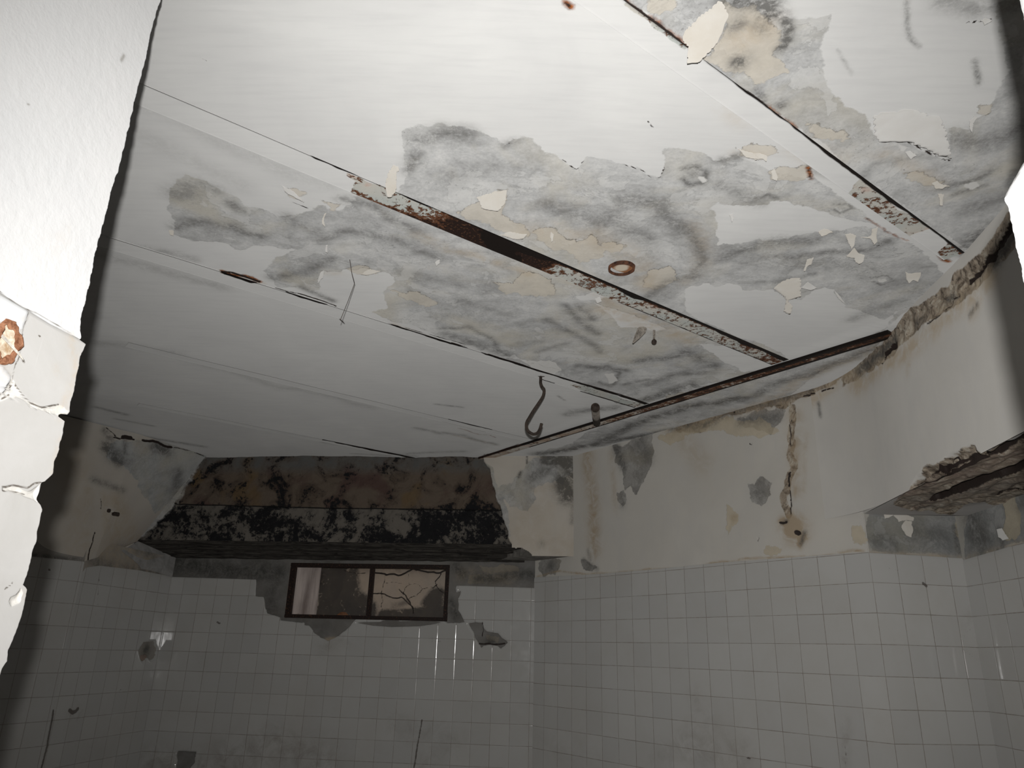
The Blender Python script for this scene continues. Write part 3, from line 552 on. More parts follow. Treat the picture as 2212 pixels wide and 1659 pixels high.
# --- upper back wall: thicker masonry whose plaster has fallen, showing the stone
SZ = 0.715
HOLE = [(470,900),(440,985),(428,1000),(410,1035),(392,1060),(378,1085),(370,1100),(350,1120),(330,1140),(312,1155),(290,1168),(300,1230),(1150,1230),(1147,1197),(1128,1185),(1105,1183),(1097,1160),(1095,1140),(1085,1110),(1075,1085),(1068,1055),(1062,1035),(1058,1010),(1045,995),(1038,982),(1045,900)]
def fill_U(L):
    L.add('stone', HOLE, rough=.09)
    a = [wU.hit(x, y) for x, y in ((380,1087),(700,1095),(1080,1100))]
    seam_v = np.interp(L.uv[:, 0], [a[0][0], a[1][0], a[2][0]], [a[0][1], a[1][1], a[2][1]])
    L.f['low'] = np.clip(seam_v-L.uv[:, 1], -.05, .05); L.f['seam'] = 0.005-np.abs(L.uv[:, 1]-seam_v); L.f['topz'] = np.clip(L.uv[:, 1]-1.40, -.1, .1)
    L.add('peel', [(1142,996),(1116,1028),(1106,1045),(1075,1054),(1082,1074),(1101,1095),(1140,1105),(1159,1078),(1154,1054),(1178,1042),(1205,1042),(1240,1070),(1262,1050),(1262,1020),(1250,1000),(1240,985),(1190,975),(1180,990)], rough=.16)
    L.add('peel', [(1050,1000),(1065,1010),(1068,1025),(1078,1060),(1092,1090),(1100,1130),(1104,1160),(1098,1160),(1080,1100),(1060,1040)], rough=.1)
    for p, w_, a_ in [([(1183,990),(1230,1000),(1245,1030)], .07, 1.7), ([(1215,1040),(1225,1070)], .07, 1.6), ([(1190,1010),(1150,1030)], .05, .8), ([(1125,1020),(1120,1030)], .015, 1.2), ([(1138,985),(1138,1000)], .008, 1.5), ([(1170,1175)], .03, .5), ([(1235,1130),(1238,1060)], .02, .5)]: L.soft('mold_shade', p, w_, a_)
    L.soft('tan', [(1262,970),(1275,1050),(1280,1190)], .05, 1); L.soft('tan', [(1150,1060),(1200,1050)], .04, .5); L.soft('tan', [(1160,1100),(1120,1160),(1230,1190)], .15, .45)
    L.add('peel', [(460,970),(430,1020),(395,1080),(340,1140),(300,1172),(270,1175),(330,1110),(380,1050),(420,975)], rough=.05)
    L.add('cream', [(1225,1030),(1240,1020),(1250,1060),(1240,1072),(1222,1068),(1215,1045)], rough=.12)
    L.f['rubble'] = np.full(len(L.uv), -.12); L.line('rubble', [(1045,986),(1080,1000)], .01)
def disp_U(L):
    m = sm((L.f['stone']+0.0015)/0.006)
    st = 0.052 - 0.018*sm(L.f['low']/.02*1.0+.5)
    u, v = L.uv.T
    rg = 0.010*fnoise(u, v, 22, 11, 4)+.012*np.where(L.f['seam'] > 0, 1, 0)
    low_edge = 0.012*sm((SZ+.10-v)/.1)*np.sin(u*45)
    return m*(st+rg)+(1-m)*(.004*np.sin(u*3.1)*np.sin(v*5))
M_U = plaster_material('upper_wall_plaster', base=(0.58, 0.545, 0.49), base2=(0.51, 0.47, 0.41), use=('peel', 'cream', 'tan', 'mold_shade', 'stone'), grey=((0.24, 0.24, 0.235), (0.42, 0.42, 0.41), (0.52, 0.515, 0.50)), mold_shade_col=(0.08, 0.075, 0.065), streak=(0, (1, 1, .4)))
low_v = [wU.hit(x, y)[1] for x, y in ((400,1166),(700,1172),(1100,1182))]
def keep_U(L, P):
    # the stone stops at the first lintel, the plaster lower down
    u, v = L.uv.T; lim = np.where(L.f['stone'] > 0, 0.800, SZ); return v > lim-0.004
upper = wall('wall_back_upper', wU, -2.98, 0.80, SZ-0.01, 1.535, 0.0065, 0.006, fill_U, M_U, disp_U, keepf=keep_U)
# soffit of the plastered part
def prism(name, pts, z0, z1, mat, parent=None, kind=None):
    bm = bmesh.new(); a = [bm.verts.new(W3((x, y, z0))) for x, y in pts]; b = [bm.verts.new(W3((x, y, z1))) for x, y in pts]
    bm.faces.new(a); bm.faces.new(b[::-1])
    for i in range(len(pts)): j = (i+1) % len(pts); bm.faces.new((a[i], a[j], b[j], b[i]))
    return bm_obj(name, bm, mat, parent, smooth=False, kind=kind)
def at_(w, u, off=0.): p = w.pos(np.array([u]), np.array([0.]), off)[0]; return (p[0], p[1])
M_dark_conc = simple('dark_concrete', (0.075, 0.072, 0.066), (0.16, 0.15, 0.135), 14, 0.9, 0.8, 0.004)  # dark tones for the soffit, wall core and window reveals
ur = wU.hit(1128, 1190)[0]
prism('wall_back_upper_soffit', [at_(wU, ur, .003), at_(wU, .78, .003), at_(wB, 0.0, .05), at_(wB, -0.33, .05)], SZ, SZ+.05, M_dark_conc, upper)
# lintels: boards stepping down towards the window
wood = NT('dark_wood'); wn_ = wood.noise(7, 9, 0.7, 0.6, stretch=(math.radians(7), (0.35, 9, 9)))  # near-black to dark grey-brown grain for the lintel boards
M_wood = wood.finish(wood.mix(wood.ramp(wn_, .38, .66), (0.014, 0.012, 0.011), (0.085, 0.078, 0.068)), 0.85, wood.bump(wn_, .9, .006), .2)
def lintel(off0, off1, z0, z1, ua, ub, label, seed):
    rng = random.Random(seed); bm = bmesh.new(); n = 60
    for k in range(n):
        pass
    ring = []
    for i in range(n+1):
        u = ua+(ub-ua)*i/n; j = [rng.uniform(-.003, .003) for _ in range(6)]
        c = [(off0+j[0], z0+.006+j[1]), (off0+.008, z0+j[2]), (off1-.008, z0+j[3]), (off1, z0+.006), (off1, z1), (off0+j[4], z1)]
        ring.append([bm.verts.new(W3(wU.pos(np.array([u]), np.array([z]), o)[0])) for o, z in c])
    for a, b in zip(ring, ring[1:]):
        for k in range(6): bm.faces.new((a[k], a[(k+1) % 6], b[(k+1) % 6], b[k]))
    bm.faces.new(ring[0]); bm.faces.new(ring[-1][::-1])
    o = bm_obj('lintel_board', bm, M_wood, smooth=False); return tag(o, label, 'lintel', 'boards of the lintel over the window')
uL = -2.97
lintel(0.050, 0.125, 0.775, 0.850, uL, wU.hit(1112, 1183)[0], 'front dark timber lintel board directly under the bare stone', 1)
lintel(0.132, 0.215, 0.748, 0.800, uL, wU.hit(1120, 1190)[0], 'middle dark timber lintel board between stone and window', 2)
lintel(0.222, 0.300, 0.722, 0.780, uL, wU.hit(1125, 1190)[0], 'third dark lintel board, behind the middle one', 3)
lintel(0.306, 0.420, 0.700, 0.750, uL, wU.hit(1125, 1190)[0], 'rearmost lintel board touching the window frame and tiled wall', 4)
bm = bmesh.new(); prism('wall_back_upper_core', [at_(wU, uL, .09), at_(wU, .3, .09), at_(wB, 0.0, .30), at_(wB, -3.3, .30)], .86, 1.52, M_dark_conc, upper); bm.free()

# --- window
M_frame = rust_metal('window_rust', light=(0.16, 0.12, 0.10), keep=0.70)
win = bpy.data.objects.new('window_1', None); col.objects.link(win); win['kind'] = 'structure'
win.location = Vector(W3(wB.pos(np.array([(wu0+wu1)/2]), np.array([wv0]), 0)[0]))
def wbox(name, ua, ub, va, vb, o0, o1, mat, bev=0.003, parent=win):
    a = np.array(W3(wB.pos(np.array([ua]), np.array([va]), o0)[0])); U_ = np.array([*wB.d, 0])*(ub-ua)
    n = np.array([-wB.d[1], wB.d[0], 0]); n = n if n[:2]@wB.c > 0 else -n
    bm = bmesh.new(); add_box(bm, a, U_, n*(o1-o0), (0, 0, vb-va), bev)
    o = bm_obj(name, bm, mat, None, smooth=False)
    if parent: o.parent = parent; o.matrix_parent_inverse = parent.matrix_world.inverted() if False else Matrix.Translation(-parent.location)
    return o
fw = .032; mu = wB.hit(800, 1275)[0]
frame_bm = bmesh.new()
wbox('frame', wu0, wu1, wv1-fw, wv1, -.010, .045, M_frame); wbox('frame', wu0, wu1, wv0, wv0+.028, -.012, .045, M_frame)
wbox('frame', wu0, wu0+fw+.01, wv0+.028, wv1-fw, -.008, .045, M_frame); wbox('frame', wu1-fw, wu1, wv0+.028, wv1-fw, -.008, .045, M_frame)
wbox('mullion', mu-.016, mu+.016, wv0+.028, wv1-fw, -.014, .040, M_frame)
tg = NT('dirty_pane'); tr = tg.n.new('ShaderNodeBsdfTransparent'); gl = tg.n.new('ShaderNodeBsdfGlossy'); gl.inputs['Roughness'].default_value = .08
df = tg.n.new('ShaderNodeBsdfDiffuse'); df.inputs[0].default_value = (.25, .22, .19, 1); mx = tg.n.new('ShaderNodeMixShader'); mx2 = tg.n.new('ShaderNodeMixShader')
mx.inputs[0].default_value = .04; tg.l.new(tr.outputs[0], mx.inputs[1]); tg.l.new(gl.outputs[0], mx.inputs[2])
tg.l.new(tg.math('MULTIPLY', tg.ramp(tg.noise(6, 7, .7, .5), .45, .8), .07), mx2.inputs[0]); tg.l.new(mx.outputs[0], mx2.inputs[1]); tg.l.new(df.outputs[0], mx2.inputs[2]); tg.l.new(mx2.outputs[0], tg.out.inputs[0])
wbox('pane', wu0+fw, mu-.01, wv0+.02, wv1-fw+.004, .018, .022, tg.m, 0); wbox('pane', mu+.01, wu1-fw+.004, wv0+.02, wv1-fw+.004, .018, .022, tg.m, 0)
# shaft wall seen through the window
wS = Wall(wB.pos(np.array([0.]), np.array([0.]), .27)[0][:2], AB)
def fill_S(L):
    L.f['crack_shade'] = np.full(len(L.uv), -.12)
    for p, w_ in [([(806,1236),(850,1240),(875,1238),(892,1228),(930,1236),(948,1238),(965,1232)], .014), ([(800,1284),(825,1282),(850,1292),(868,1290),(890,1310),(893,1325)], .010), ([(862,1273),(880,1294),(893,1315)], .010), ([(832,1240),(828,1262),(824,1284),(826,1320)], .006),
                  ([(833,1260),(868,1260)], .004), ([(940,1256),(950,1245),(953,1236)], .008), ([(940,1256),(947,1272),(958,1280)], .008), ([(882,1240),(884,1262),(875,1270),(870,1285)], .004), ([(885,1262),(905,1262),(912,1272),(900,1287),(885,1292)], .005), ([(912,1273),(935,1270),(945,1262)], .005), ([(742,1232),(760,1236),(790,1237)], .007)]: L.line('crack_shade', p, w_, rough=.1)
    for p, w_, a in [([(715,1215),(720,1280),(715,1330)], .13, 2.4), ([(745,1240),(755,1300),(785,1320)], .12, 2.0), ([(830,1335),(900,1330),(960,1325)], .07, 2.0), ([(945,1290),(930,1310)], .10, 1.5), ([(850,1310),(880,1300)], .06, .7), ([(680,1330),(780,1334)], .07, 1.2)]: L.soft('mold_shade', p, w_, a)
    L.soft('tan', [(690,1215),(690,1260)], .05, 1.2); L.soft('tan', [(700,1222),(960,1228)], .05, .7)
M_S = plaster_material('shaft_plaster', base=(0.66, 0.54, 0.43), base2=(0.54, 0.46, 0.38), use=('tan', 'mold_shade', 'crack_shade'), tancol=(0.10, 0.05, 0.03), mold_shade_col=(0.018, 0.019, 0.022), streak=(0, (1, 1, .5)), strongmold=True)
shaft = wall('wall_shaft', wS, wu0-.5, wu1+.4, wv0-.4, wv1+.5, .008, .008, fill_S, M_S)
M_shaft = simple('shaft_side', (0.20, 0.16, 0.13), (0.34, 0.29, 0.25), 8, stretch=(0, (1, 1, .2)))
nB = np.array([-wB.d[1], wB.d[0], 0]); nB = nB if nB[1] > 0 else -nB
def shaft_box(name, ua, ub, va, vb, o0, o1, mat): o = wbox(name, ua, ub, va, vb, o0, o1, mat, 0, parent=None); o.parent = shaft; return o
shaft_box('wall_reveal', wu0-.03, wu0, wv0-.05, wv1+.05, .02, .25, M_shaft); shaft_box('wall_reveal', wu1, wu1+.03, wv0-.05, wv1+.05, .02, .25, M_dark_conc)
shaft_box('wall_reveal', wu0-.03, wu1+.03, wv0-.04, wv0+.001, .02, .25, M_dark_conc); shaft_box('wall_reveal', wu0-.03, wu1+.03, wv1, wv1+.04, .02, .25, M_dark_conc)
M_board = simple('pale_board', (0.30, 0.24, 0.22), (0.72, 0.64, 0.60), 5, stretch=(0, (3, 3, .25)), bump=.6)
bdu = wB.hit(678, 1270)[0]
pb = wbox('leaning_board', wu0+.005, bdu, wv0+.001, wv1-.005, .10, .125, M_board, .004, parent=None); tag(pb, 'pale weathered board standing behind the left window pane', 'board')
def lump(name, c, r, mat, seed, flat=(1, 1, 1), label=None, cat=None):
    rng = random.Random(seed); bm = bmesh.new(); bmesh.ops.create_icosphere(bm, subdivisions=3, radius=1)
    ph = [rng.uniform(0, 6) for _ in range(6)]
    for v in bm.verts:
        k = 1+.12*math.sin(v.co.x*4+ph[0])+.12*math.sin(v.co.y*5+ph[1])+.10*math.sin(v.co.z*5+ph[2])+.05*math.sin(v.co.x*11+ph[3])*math.sin(v.co.z*12+ph[4])
        v.co = Vector((v.co.x*flat[0], v.co.y*flat[1], v.co.z*flat[2]))*k*r+Vector(c)
    o = bm_obj(name, bm, mat); return tag(o, label, cat) if label else o
M_orange = simple('orange_clay', (0.20, 0.085, 0.04), (0.34, 0.17, 0.09), 25); M_rub = simple('plaster_crumb', (0.22, 0.19, 0.16), (0.42, 0.38, 0.33), 25)
def sillp(x, off, z): u = wB.hit(x, 1325)[0]; return W3(wB.pos(np.array([u]), np.array([wv0+z]), off)[0])
lump('clay_lump', sillp(730, .12, .015), .055, M_orange, 3, (1.25, .6, .65), 'orange clay lump lying on the sill behind the left pane', 'rubble')
lump('plaster_crumb', sillp(762, .10, .006), .022, M_rub, 4, (1.5, .8, .7), 'small plaster crumb beside the window mullion on the sill', 'rubble')
lump('plaster_crumb', sillp(640, .07, .012), .022, M_board, 5, (1.2, .5, 1.2), 'pale chip at the left end of the window sill', 'rubble')
lump('plaster_crumb', sillp(880, .09, .006), .03, M_orange, 6, (1.6, .7, .6), 'brownish crumb on the sill behind the right pane', 'rubble')

# --- right wall
def fill_R(L):
    L.add('tile', [(1100,1253),(1153,1247.5),(1290,1240),(1400,1231),(1560,1215),(1700,1205),(1865,1193),(1900,1190),(2050,1900),(1050,1900)], rough=0)
    L.line('tcrack', [(1243,1263),(1265,1258),(1285,1265),(1310,1266)], .004); pass
    for c in ((1823,1600,1828,1659), (1816,1540,1823,1600)): L.line('tcrack', [c[:2], c[2:]], .006)
    L.line('tcrack', [(1615,1637),(1622,1639)], .014)
    for p, w_, a in [([(1480,1610),(1600,1630)], .10, .7), ([(1500,1495),(1520,1560)], .06, .4), ([(1830,1560),(1826,1650)], .03, .6), ([(1155,1600),(1300,1655)], .1, .25), ([(1420,1640),(1530,1560)], .09, .5)]: L.soft('grime', p, w_, a)
    L.add('rubble', [(1440,925),(1500,905),(1560,885),(1600,868),(1680,845),(1760,815),(1850,775),(1950,700),(1960,720),(1880,790),(1780,845),(1745,858),(1715,870),(1700,885),(1660,880),(1600,895),(1540,915),(1480,935)], rough=.16)
    L.line('rubble', [(1712,880),(1708,940),(1706,980),(1702,1040),(1704,1112)], .045, rough=.12)
    L.add('peel', [(1612,1042),(1630,1045),(1645,1027),(1667,1045),(1665,1070),(1645,1095),(1625,1085)], [(1322,955),(1345,965),(1365,945),(1412,935),(1413,975),(1395,1030),(1375,1068),(1362,1050),(1350,1060),(1345,1010),(1328,1000)], [(1332,1066),(1348,1060),(1353,1080),(1346,1096),(1335,1085)], [(1590,905),(1620,893),(1660,885),(1695,880),(1690,905),(1665,940),(1640,930),(1600,920)],
          [(1164,1232),(1169,1206),(1200,1204),(1213,1211),(1210,1223),(1200,1242),(1188,1240),(1173,1245)], [(1252,1205),(1275,1215),(1290,1225),(1280,1235),(1260,1230)], rough=.14)
    L.add('cream', [(1420,945),(1480,920),(1560,900),(1640,900),(1690,930),(1640,945),(1560,930),(1450,960)], [(1570,1090),(1590,1105),(1595,1125),(1575,1155),(1567,1140)], [(1840,1135),(1865,1133),(1872,1165),(1868,1178),(1845,1175)], [(1655,1180),(1690,1185),(1680,1200),(1650,1195)], [(1620,830),(1660,850),(1655,870),(1640,850)], rough=.14)
    for p, w_, a in [([(1268,975),(1283,1080),(1285,1190)], .07, 1), ([(1320,980),(1330,1100)], .03, .5), ([(1716,900),(1718,1060)], .05, .8), ([(1700,1130),(1730,1160)], .045, 1.8), ([(1714,1142)], .075, 2.2), ([(1735,1160),(1728,1172)], .03, 2.0), ([(1690,1125),(1700,1118)], .03, 1.5), ([(1585,1120)], .03, .7), ([(1450,920),(1600,870),(1700,850),(1850,790)], .07, .9),
                     ([(1160,1245),(1290,1238),(1400,1229),(1560,1213),(1700,1203),(1865,1191)], .007, 1.2), ([(1480,960),(1520,1000)], .08, .4), ([(1770,870),(1775,910)], .02, .8), ([(1800,840),(1870,800)], .05, .8), ([(1740,940),(1735,1060)], .02, .5)]: L.soft('tan', p, w_, a)
    for p, w_, a in [([(1330,965),(1345,1005)], .04, 1.2), ([(1380,960),(1400,990)], .06, .7), ([(1345,1090)], .03, .8), ([(1640,1060)], .05, .5), ([(1260,1210),(1290,1230)], .02, .8), ([(1190,1225)], .03, 1), ([(1600,910),(1680,900)], .04, .7), ([(1730,1175),(1738,1150)], .015, 1), ([(1700,1125),(1690,1130)], .012, 1), ([(1765,870),(1772,900)], .015, .8), ([(1450,925),(1600,885),(1700,855),(1850,795)], .03, .8), ([(1270,1190),(1275,1210)], .02, .6)]: L.soft('mold_shade', p, w_, a)
    L.f['crack_shade'] = np.full(len(L.uv), -.12)
    for p, w_ in [([(1705,1020),(1704,1050)], .012), ([(1706,1060),(1707,1112)], .008), ([(1709,905),(1706,960)], .006), ([(1684,1129),(1692,1130),(1698,1127)], .014), ([(1720,1150),(1725,1152)], .026), ([(1735,855),(1760,850)], .01), ([(1775,845),(1800,838)], .012), ([(1638,1160),(1637,1170)], .005), ([(1570,880),(1585,890)], .012), ([(1618,958),(1622,960)], .008)]: L.line('crack_shade', p, w_)
def disp_R(L):
    h = sm(L.f['rubble']/.02); u, v = L.uv.T
    return -sm(L.f['tile']/0.006)*0.004 + h*(.003+.004*fnoise(u, v, 45, 2)) + np.where(L.f['crack_shade'] > 0, .01, 0) - .004*np.exp(-((u-wR.hit(1716,1140)[0])**2+(v-wR.hit(1716,1140)[1])**2)/.003)
M_R = plaster_material('right_wall_plaster', base=(0.53, 0.51, 0.47), base2=(0.485, 0.465, 0.425), use=('peel', 'rubble', 'cream', 'tan', 'mold_shade', 'grime', 'tcrack', 'crack_shade'), tile=(-0.13*0.1577-0.0, 0.1577, 0.0923, 0.15), streak=(0, (1, 1, .4)), grey=((0.16, 0.152, 0.14), (0.27, 0.262, 0.245), (0.38, 0.37, 0.35)), cream=(0.50, 0.43, 0.31), tancol=(0.33, 0.24, 0.14))
uRend = float((HA-C0)@wR.d)
right = wall('wall_right', wR, -0.02, uRend+.004, -1.5, 1.53, 0.008, 0.008, fill_R, M_R, disp_R)

# --- header beam over the recess
BITE = [(1988,1022),(2000,1005),(2020,1005),(2040,990),(2070,975),(2090,964),(2105,962),(2110,975),(2125,988),(2125,1010),(1990,1045),(1965,1060)]
def fill_H(L):
    L.add('rubble', [(1825,770),(1850,760),(1930,700),(2060,590),(2130,530),(2200,440),(2250,400),(2240,480),(2190,540),(2135,600),(2080,650),(2060,668),(2010,690),(1985,712),(1950,745),(1900,790),(1850,825),(1820,835)], rough=.14)
    L.add('rubble', BITE, rough=.1)
    L.add('bite', BITE, rough=.1)
    for p, w_, a in [([(1850,835),(1930,780),(2000,720),(2100,640),(2140,600)], .05, 1.1), ([(2120,640),(2100,680)], .03, .8), ([(1970,750),(1960,800)], .03, .6)]: L.soft('tan', p, w_, a)
    for p, w_, a in [([(1860,800),(1935,730)], .03, 1.2), ([(2110,660),(2095,680)], .014, 1), ([(2150,560),(2190,500)], .04, 1.4), ([(2045,650),(2060,640)], .02, 1.2), ([(1990,690),(1980,700)], .03, .7)]: L.soft('mold_shade', p, w_, a)
    L.f['crack_shade'] = np.full(len(L.uv), -.12)
    for p, w_ in [([(1905,780),(1935,745)], .03), ([(2090,610),(2128,568)], .020), ([(2130,560),(2180,490)], .03), ([(2000,700),(2070,640)], .008), ([(2000,700),(2001,701)], .001)]: L.line('crack_shade', p, w_, rough=.14)
    L.add('crack_shade', [(1993,1024),(2020,1008),(2040,1003),(2075,984),(2100,968),(2110,984),(2095,1000),(2060,1014),(2010,1038),(1985,1040)], rough=.12)  # cavity under the plaster edge, its shade painted near-black
def disp_H(L):
    h = sm(L.f['rubble']/.02); u, v = L.uv.T
    return h*(.005+.007*fnoise(u, v, 40, 6)) + sm(L.f['bite']/.012)*.03 + np.where(L.f['crack_shade'] > 0, .012, 0)
M_H = plaster_material('header_plaster', base=(0.545, 0.53, 0.50), base2=(0.505, 0.49, 0.46), use=('rubble', 'tan', 'mold_shade', 'crack_shade'), streak=(0, (1, 1, .35)))
header = wall('wall_right_header', wH, 0.0, 3.1, 0.744, 1.53, 0.007, 0.0065, fill_H, M_H, disp_H)
# rounded plaster corner joining the right wall and the header
A0 = np.array([1.745, 4.105]); B0 = HA+0.34*wH.d
tt = np.linspace(0, 1, 90)[:, None]; path = (1-tt)**2*A0+2*tt*(1-tt)*HA+tt**2*B0
path = path - path/np.linalg.norm(path, axis=1)[:, None]*(.002+.006*np.sin(np.pi*tt))
zc_ = np.arange(.744, 1.531, .0075); G = np.concatenate([np.repeat(path[:, None], len(zc_), 1), np.broadcast_to(zc_[None, :, None], (90, len(zc_), 1))], 2).reshape(-1, 3)
class PX:
    def hit(s, x, y): return (x/400.0, y/400.0)
def proj(P): z = P@Fv; return np.stack([1106+FPX*(P@Rv)/z, 829.5-FPX*(P@Uv)/z], -1)
gpx = proj(G)/400.0; LC = Layers(PX(), gpx); fill_H(LC)
LC.add('rubble', [(1700,885),(1690,850),(1745,815),(1800,790),(1850,760),(1850,800),(1790,838),(1745,860),(1716,872)], rough=.14); LC.soft('tan', [(1700,900),(1745,870),(1850,800)], .035, 1); LC.soft('tan', [(1715,900),(1718,1060)], .02, .6); LC.soft('mold_shade', [(1768,870),(1772,900)], .01, .8)
for p, w_ in [([(1735,855),(1760,850)], .008), ([(1775,845),(1800,838)], .008)]: LC.line('crack_shade', p, w_)
hc = sm(LC.f['rubble']/.03)*(.003+.006*fnoise(G[:, 1], G[:, 2], 40, 21)); G = G + G/np.linalg.norm(G, axis=1)[:, None]*hc[:, None]
mesh_np('wall_right_corner', G, grid(90, len(zc_)), M_H, {k: v for k, v in LC.f.items() if k != 'bite'}, gpx, parent=header)
# underside of the header with its two long slots
fS = Flat(0.744, HA, aH)
su = np.arange(-0.02, 2.6, 0.008); sv = np.arange(-0.10, 1.10, 0.007); SU, SV = np.meshgrid(su, sv, indexing='ij'); suv = np.stack([SU.ravel(), SV.ravel()], 1)
LS = Layers(fS, suv)
LS.add('slot', [(1995,1025),(2060,1000),(2110,965),(2140,978),(2222,930),(2230,945),(2160,985),(2090,1008),(2050,1031)], rough=.06)
LS.add('slot', [(2005,1086),(2061,1054),(2133,1030),(2230,990),(2230,1012),(2145,1045),(2085,1069),(2037,1086)], rough=.06)
LS.line('slot', [(2150,1073),(2180,1065),(2230,1060)], .02)
LS.soft('tan', [(1960,1070),(2080,1030),(2212,980)], .10, .9); LS.soft('tan', [(1980,1095),(2212,1040)], .10, .8)
LS.soft('mold_shade', [(1990,1085),(2212,1050)], .10, .7); LS.soft('mold_shade', [(2000,1100),(2212,1075)], .04, .8)
LS.f['rubble'] = np.minimum(sdf_poly(suv, [fS.hit(*p) for p in frac([(1940,1075),(1975,1050),(2000,1035),(2230,930),(2230,1080),(2060,1112),(1990,1105),(1930,1090)], True, .1, 3, 5)]), 1)
edge_in = sm((suv[:, 1]*1.0)/0.10)
zS = 0.744 + LS.f['slot'].clip(0, .02)*3.0 + sm(LS.f['rubble']/.03)*(.012+.008*fnoise(suv[:, 0]*.35, suv[:, 1], 45, 12))
xyS = HA+suv[:, :1]*fS.d+suv[:, 1:]*fS.n
M_soff = plaster_material('header_underside', base=(0.36, 0.35, 0.34), base2=(0.30, 0.285, 0.27), use=('rubble', 'tan', 'mold_shade', 'crack_shade'), streak=(math.radians(84), (.3, 6, 6)), tancol=(.17, .12, .10))
LS.f['crack_shade'] = LS.f['slot']  # slots are recessed and their shade is painted in as well
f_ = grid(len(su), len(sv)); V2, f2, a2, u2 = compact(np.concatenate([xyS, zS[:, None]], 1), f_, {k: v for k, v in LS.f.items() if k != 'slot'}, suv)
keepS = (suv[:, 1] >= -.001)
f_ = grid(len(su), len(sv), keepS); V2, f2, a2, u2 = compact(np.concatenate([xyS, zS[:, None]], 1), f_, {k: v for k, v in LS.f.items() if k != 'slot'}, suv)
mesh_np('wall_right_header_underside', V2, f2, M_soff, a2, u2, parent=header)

# --- recess
def fill_P(L):
    L.add('tile', [(1800,1192),(1865,1193),(1960,1198),(2087,1207),(2120,1300),(2300,1900),(1700,1900)], rough=0)
    L.add('peel', [(1880,1100),(2000,1090),(2100,1080),(2130,1205),(2085,1205),(2000,1195),(1885,1190),(1870,1165)], rough=.1)
    L.add('cream', [(1838,1135),(1865,1133),(1872,1165),(1868,1182),(1845,1175)], [(2062,1128),(2076,1122),(2072,1165),(2062,1150)], rough=.1)
    for p, w_, a in [([(1890,1165),(1930,1175)], .05, .8), ([(1975,1150),(2030,1160)], .08, .7), ([(2062,1140),(2070,1190)], .02, 1), ([(2110,1140),(2100,1170)], .08, .8)]: L.soft('mold_shade', p, w_, a)
    L.soft('tan', [(1880,1195),(2085,1205)], .015, .8); L.line('tcrack', [(2096,1360),(2082,1365),(2079,1390),(2082,1408),(2112,1430)], .006); L.line('tcrack', [(1993,1260),(2000,1266)], .02); L.soft('grime', [(2085,1350),(2090,1330)], .03, .5); L.line('tcrack', [(1918,1226),(1925,1230),(1940,1232)], .006)
    L.f['crack_shade'] = np.full(len(L.uv), -.12); L.f['rubble'] = np.full(len(L.uv), -.12)
M_P = plaster_material('recess_plaster', base=(0.42, 0.40, 0.36), base2=(0.36, 0.35, 0.32), use=('peel', 'cream', 'tan', 'mold_shade', 'grime', 'tcrack'), tile=(0.0, 0.15, 0.0923, 0.15), streak=(0, (1, 1, .4)), grey=((0.16, 0.165, 0.165), (0.25, 0.255, 0.25), (0.34, 0.34, 0.33)), cream=(0.46, 0.40, 0.29))
rec_back = wall('wall_recess_back', wP1, -0.003, float(np.hypot(*(RC-HA)))+.01, -1.5, .86, .008, .008, fill_P, M_P, lambda L: -sm(L.f['tile']/0.006)*0.004)
def fill_P2(L):
    L.add('tile', [(2080,1210),(2212,1172),(2300,1150),(2300,1900),(2080,1900)], rough=0)
    L.add('peel', [(2085,1090),(2260,1040),(2260,1165),(2200,1172),(2150,1185),(2085,1208)], [(2140,1180),(2170,1180),(2165,1205),(2150,1198)], rough=.1)
    L.add('cream', [(2165,1078),(2192,1070),(2205,1110),(2200,1160),(2180,1170),(2160,1160),(2155,1145),(2170,1130)], rough=.1)
    for p, w_, a in [([(2105,1130),(2115,1160)], .10, 1.3), ([(2160,1150),(2165,1175)], .03, 1.2), ([(2155,1190),(2153,1215)], .012, 1.4), ([(2200,1090)], .04, .7)]: L.soft('mold_shade', p, w_, a)
    L.soft('tan', [(2090,1207),(2212,1174)], .02, .7); L.line('tcrack', [(2104,1440),(2110,1370),(2099,1330)], .006)
    L.f['grime'] = np.zeros(len(L.uv))
rec_side = wall('wall_recess_side', wP2, 0.0, 2.9, -1.5, .86, .012, .010, fill_P2, M_P, lambda L: -sm(L.f['tile']/0.006)*0.004)

# --- left walls
def fill_L1(L):
    L.add('tile', [(185,1226),(215,1222),(300,1232),(372,1246),(420,1250),(420,1900),(50,1900),(130,1300)], rough=0)
    L.cut('tile', [(310,1388),(322,1386),(333,1384),(338,1400),(336,1415),(325,1428),(318,1420),(308,1430),(302,1420),(299,1405)], rough=.1)
    L.soft('mold_shade', [(318,1405)], .05, 1.2); L.f['crack_shade'] = np.full(len(L.uv), -.12)
    L.add('cream', [(305,1420),(318,1412),(322,1422),(312,1428)])
    L.soft('grime', [(155,1535),(165,1540)], .05, 1.2); L.line('tcrack', [(149,1534),(156,1540),(167,1531)], .03); L.line('tcrack', [(215,1235),(210,1310)], .008, rough=.02); L.line('tcrack', [(206,1325),(198,1405)], .006, rough=.02); L.line('tcrack', [(256,1493),(262,1488)], .01)
    L.line('tcrack', [(114,1535),(88,1660)], .022, rough=.02); L.line('tcrack', [(140,1560),(135,1590)], .006); L.soft('tan', [(160,1510),(165,1525)], .05, .8)
    for p, w_, a in [([(200,1210),(260,1230),(340,1238)], .05, .8), ([(300,1180),(330,1200)], .06, .8)]: L.soft('mold_shade', p, w_, a)
    L.soft('tan', [(220,1180),(300,1215)], .2, .8)
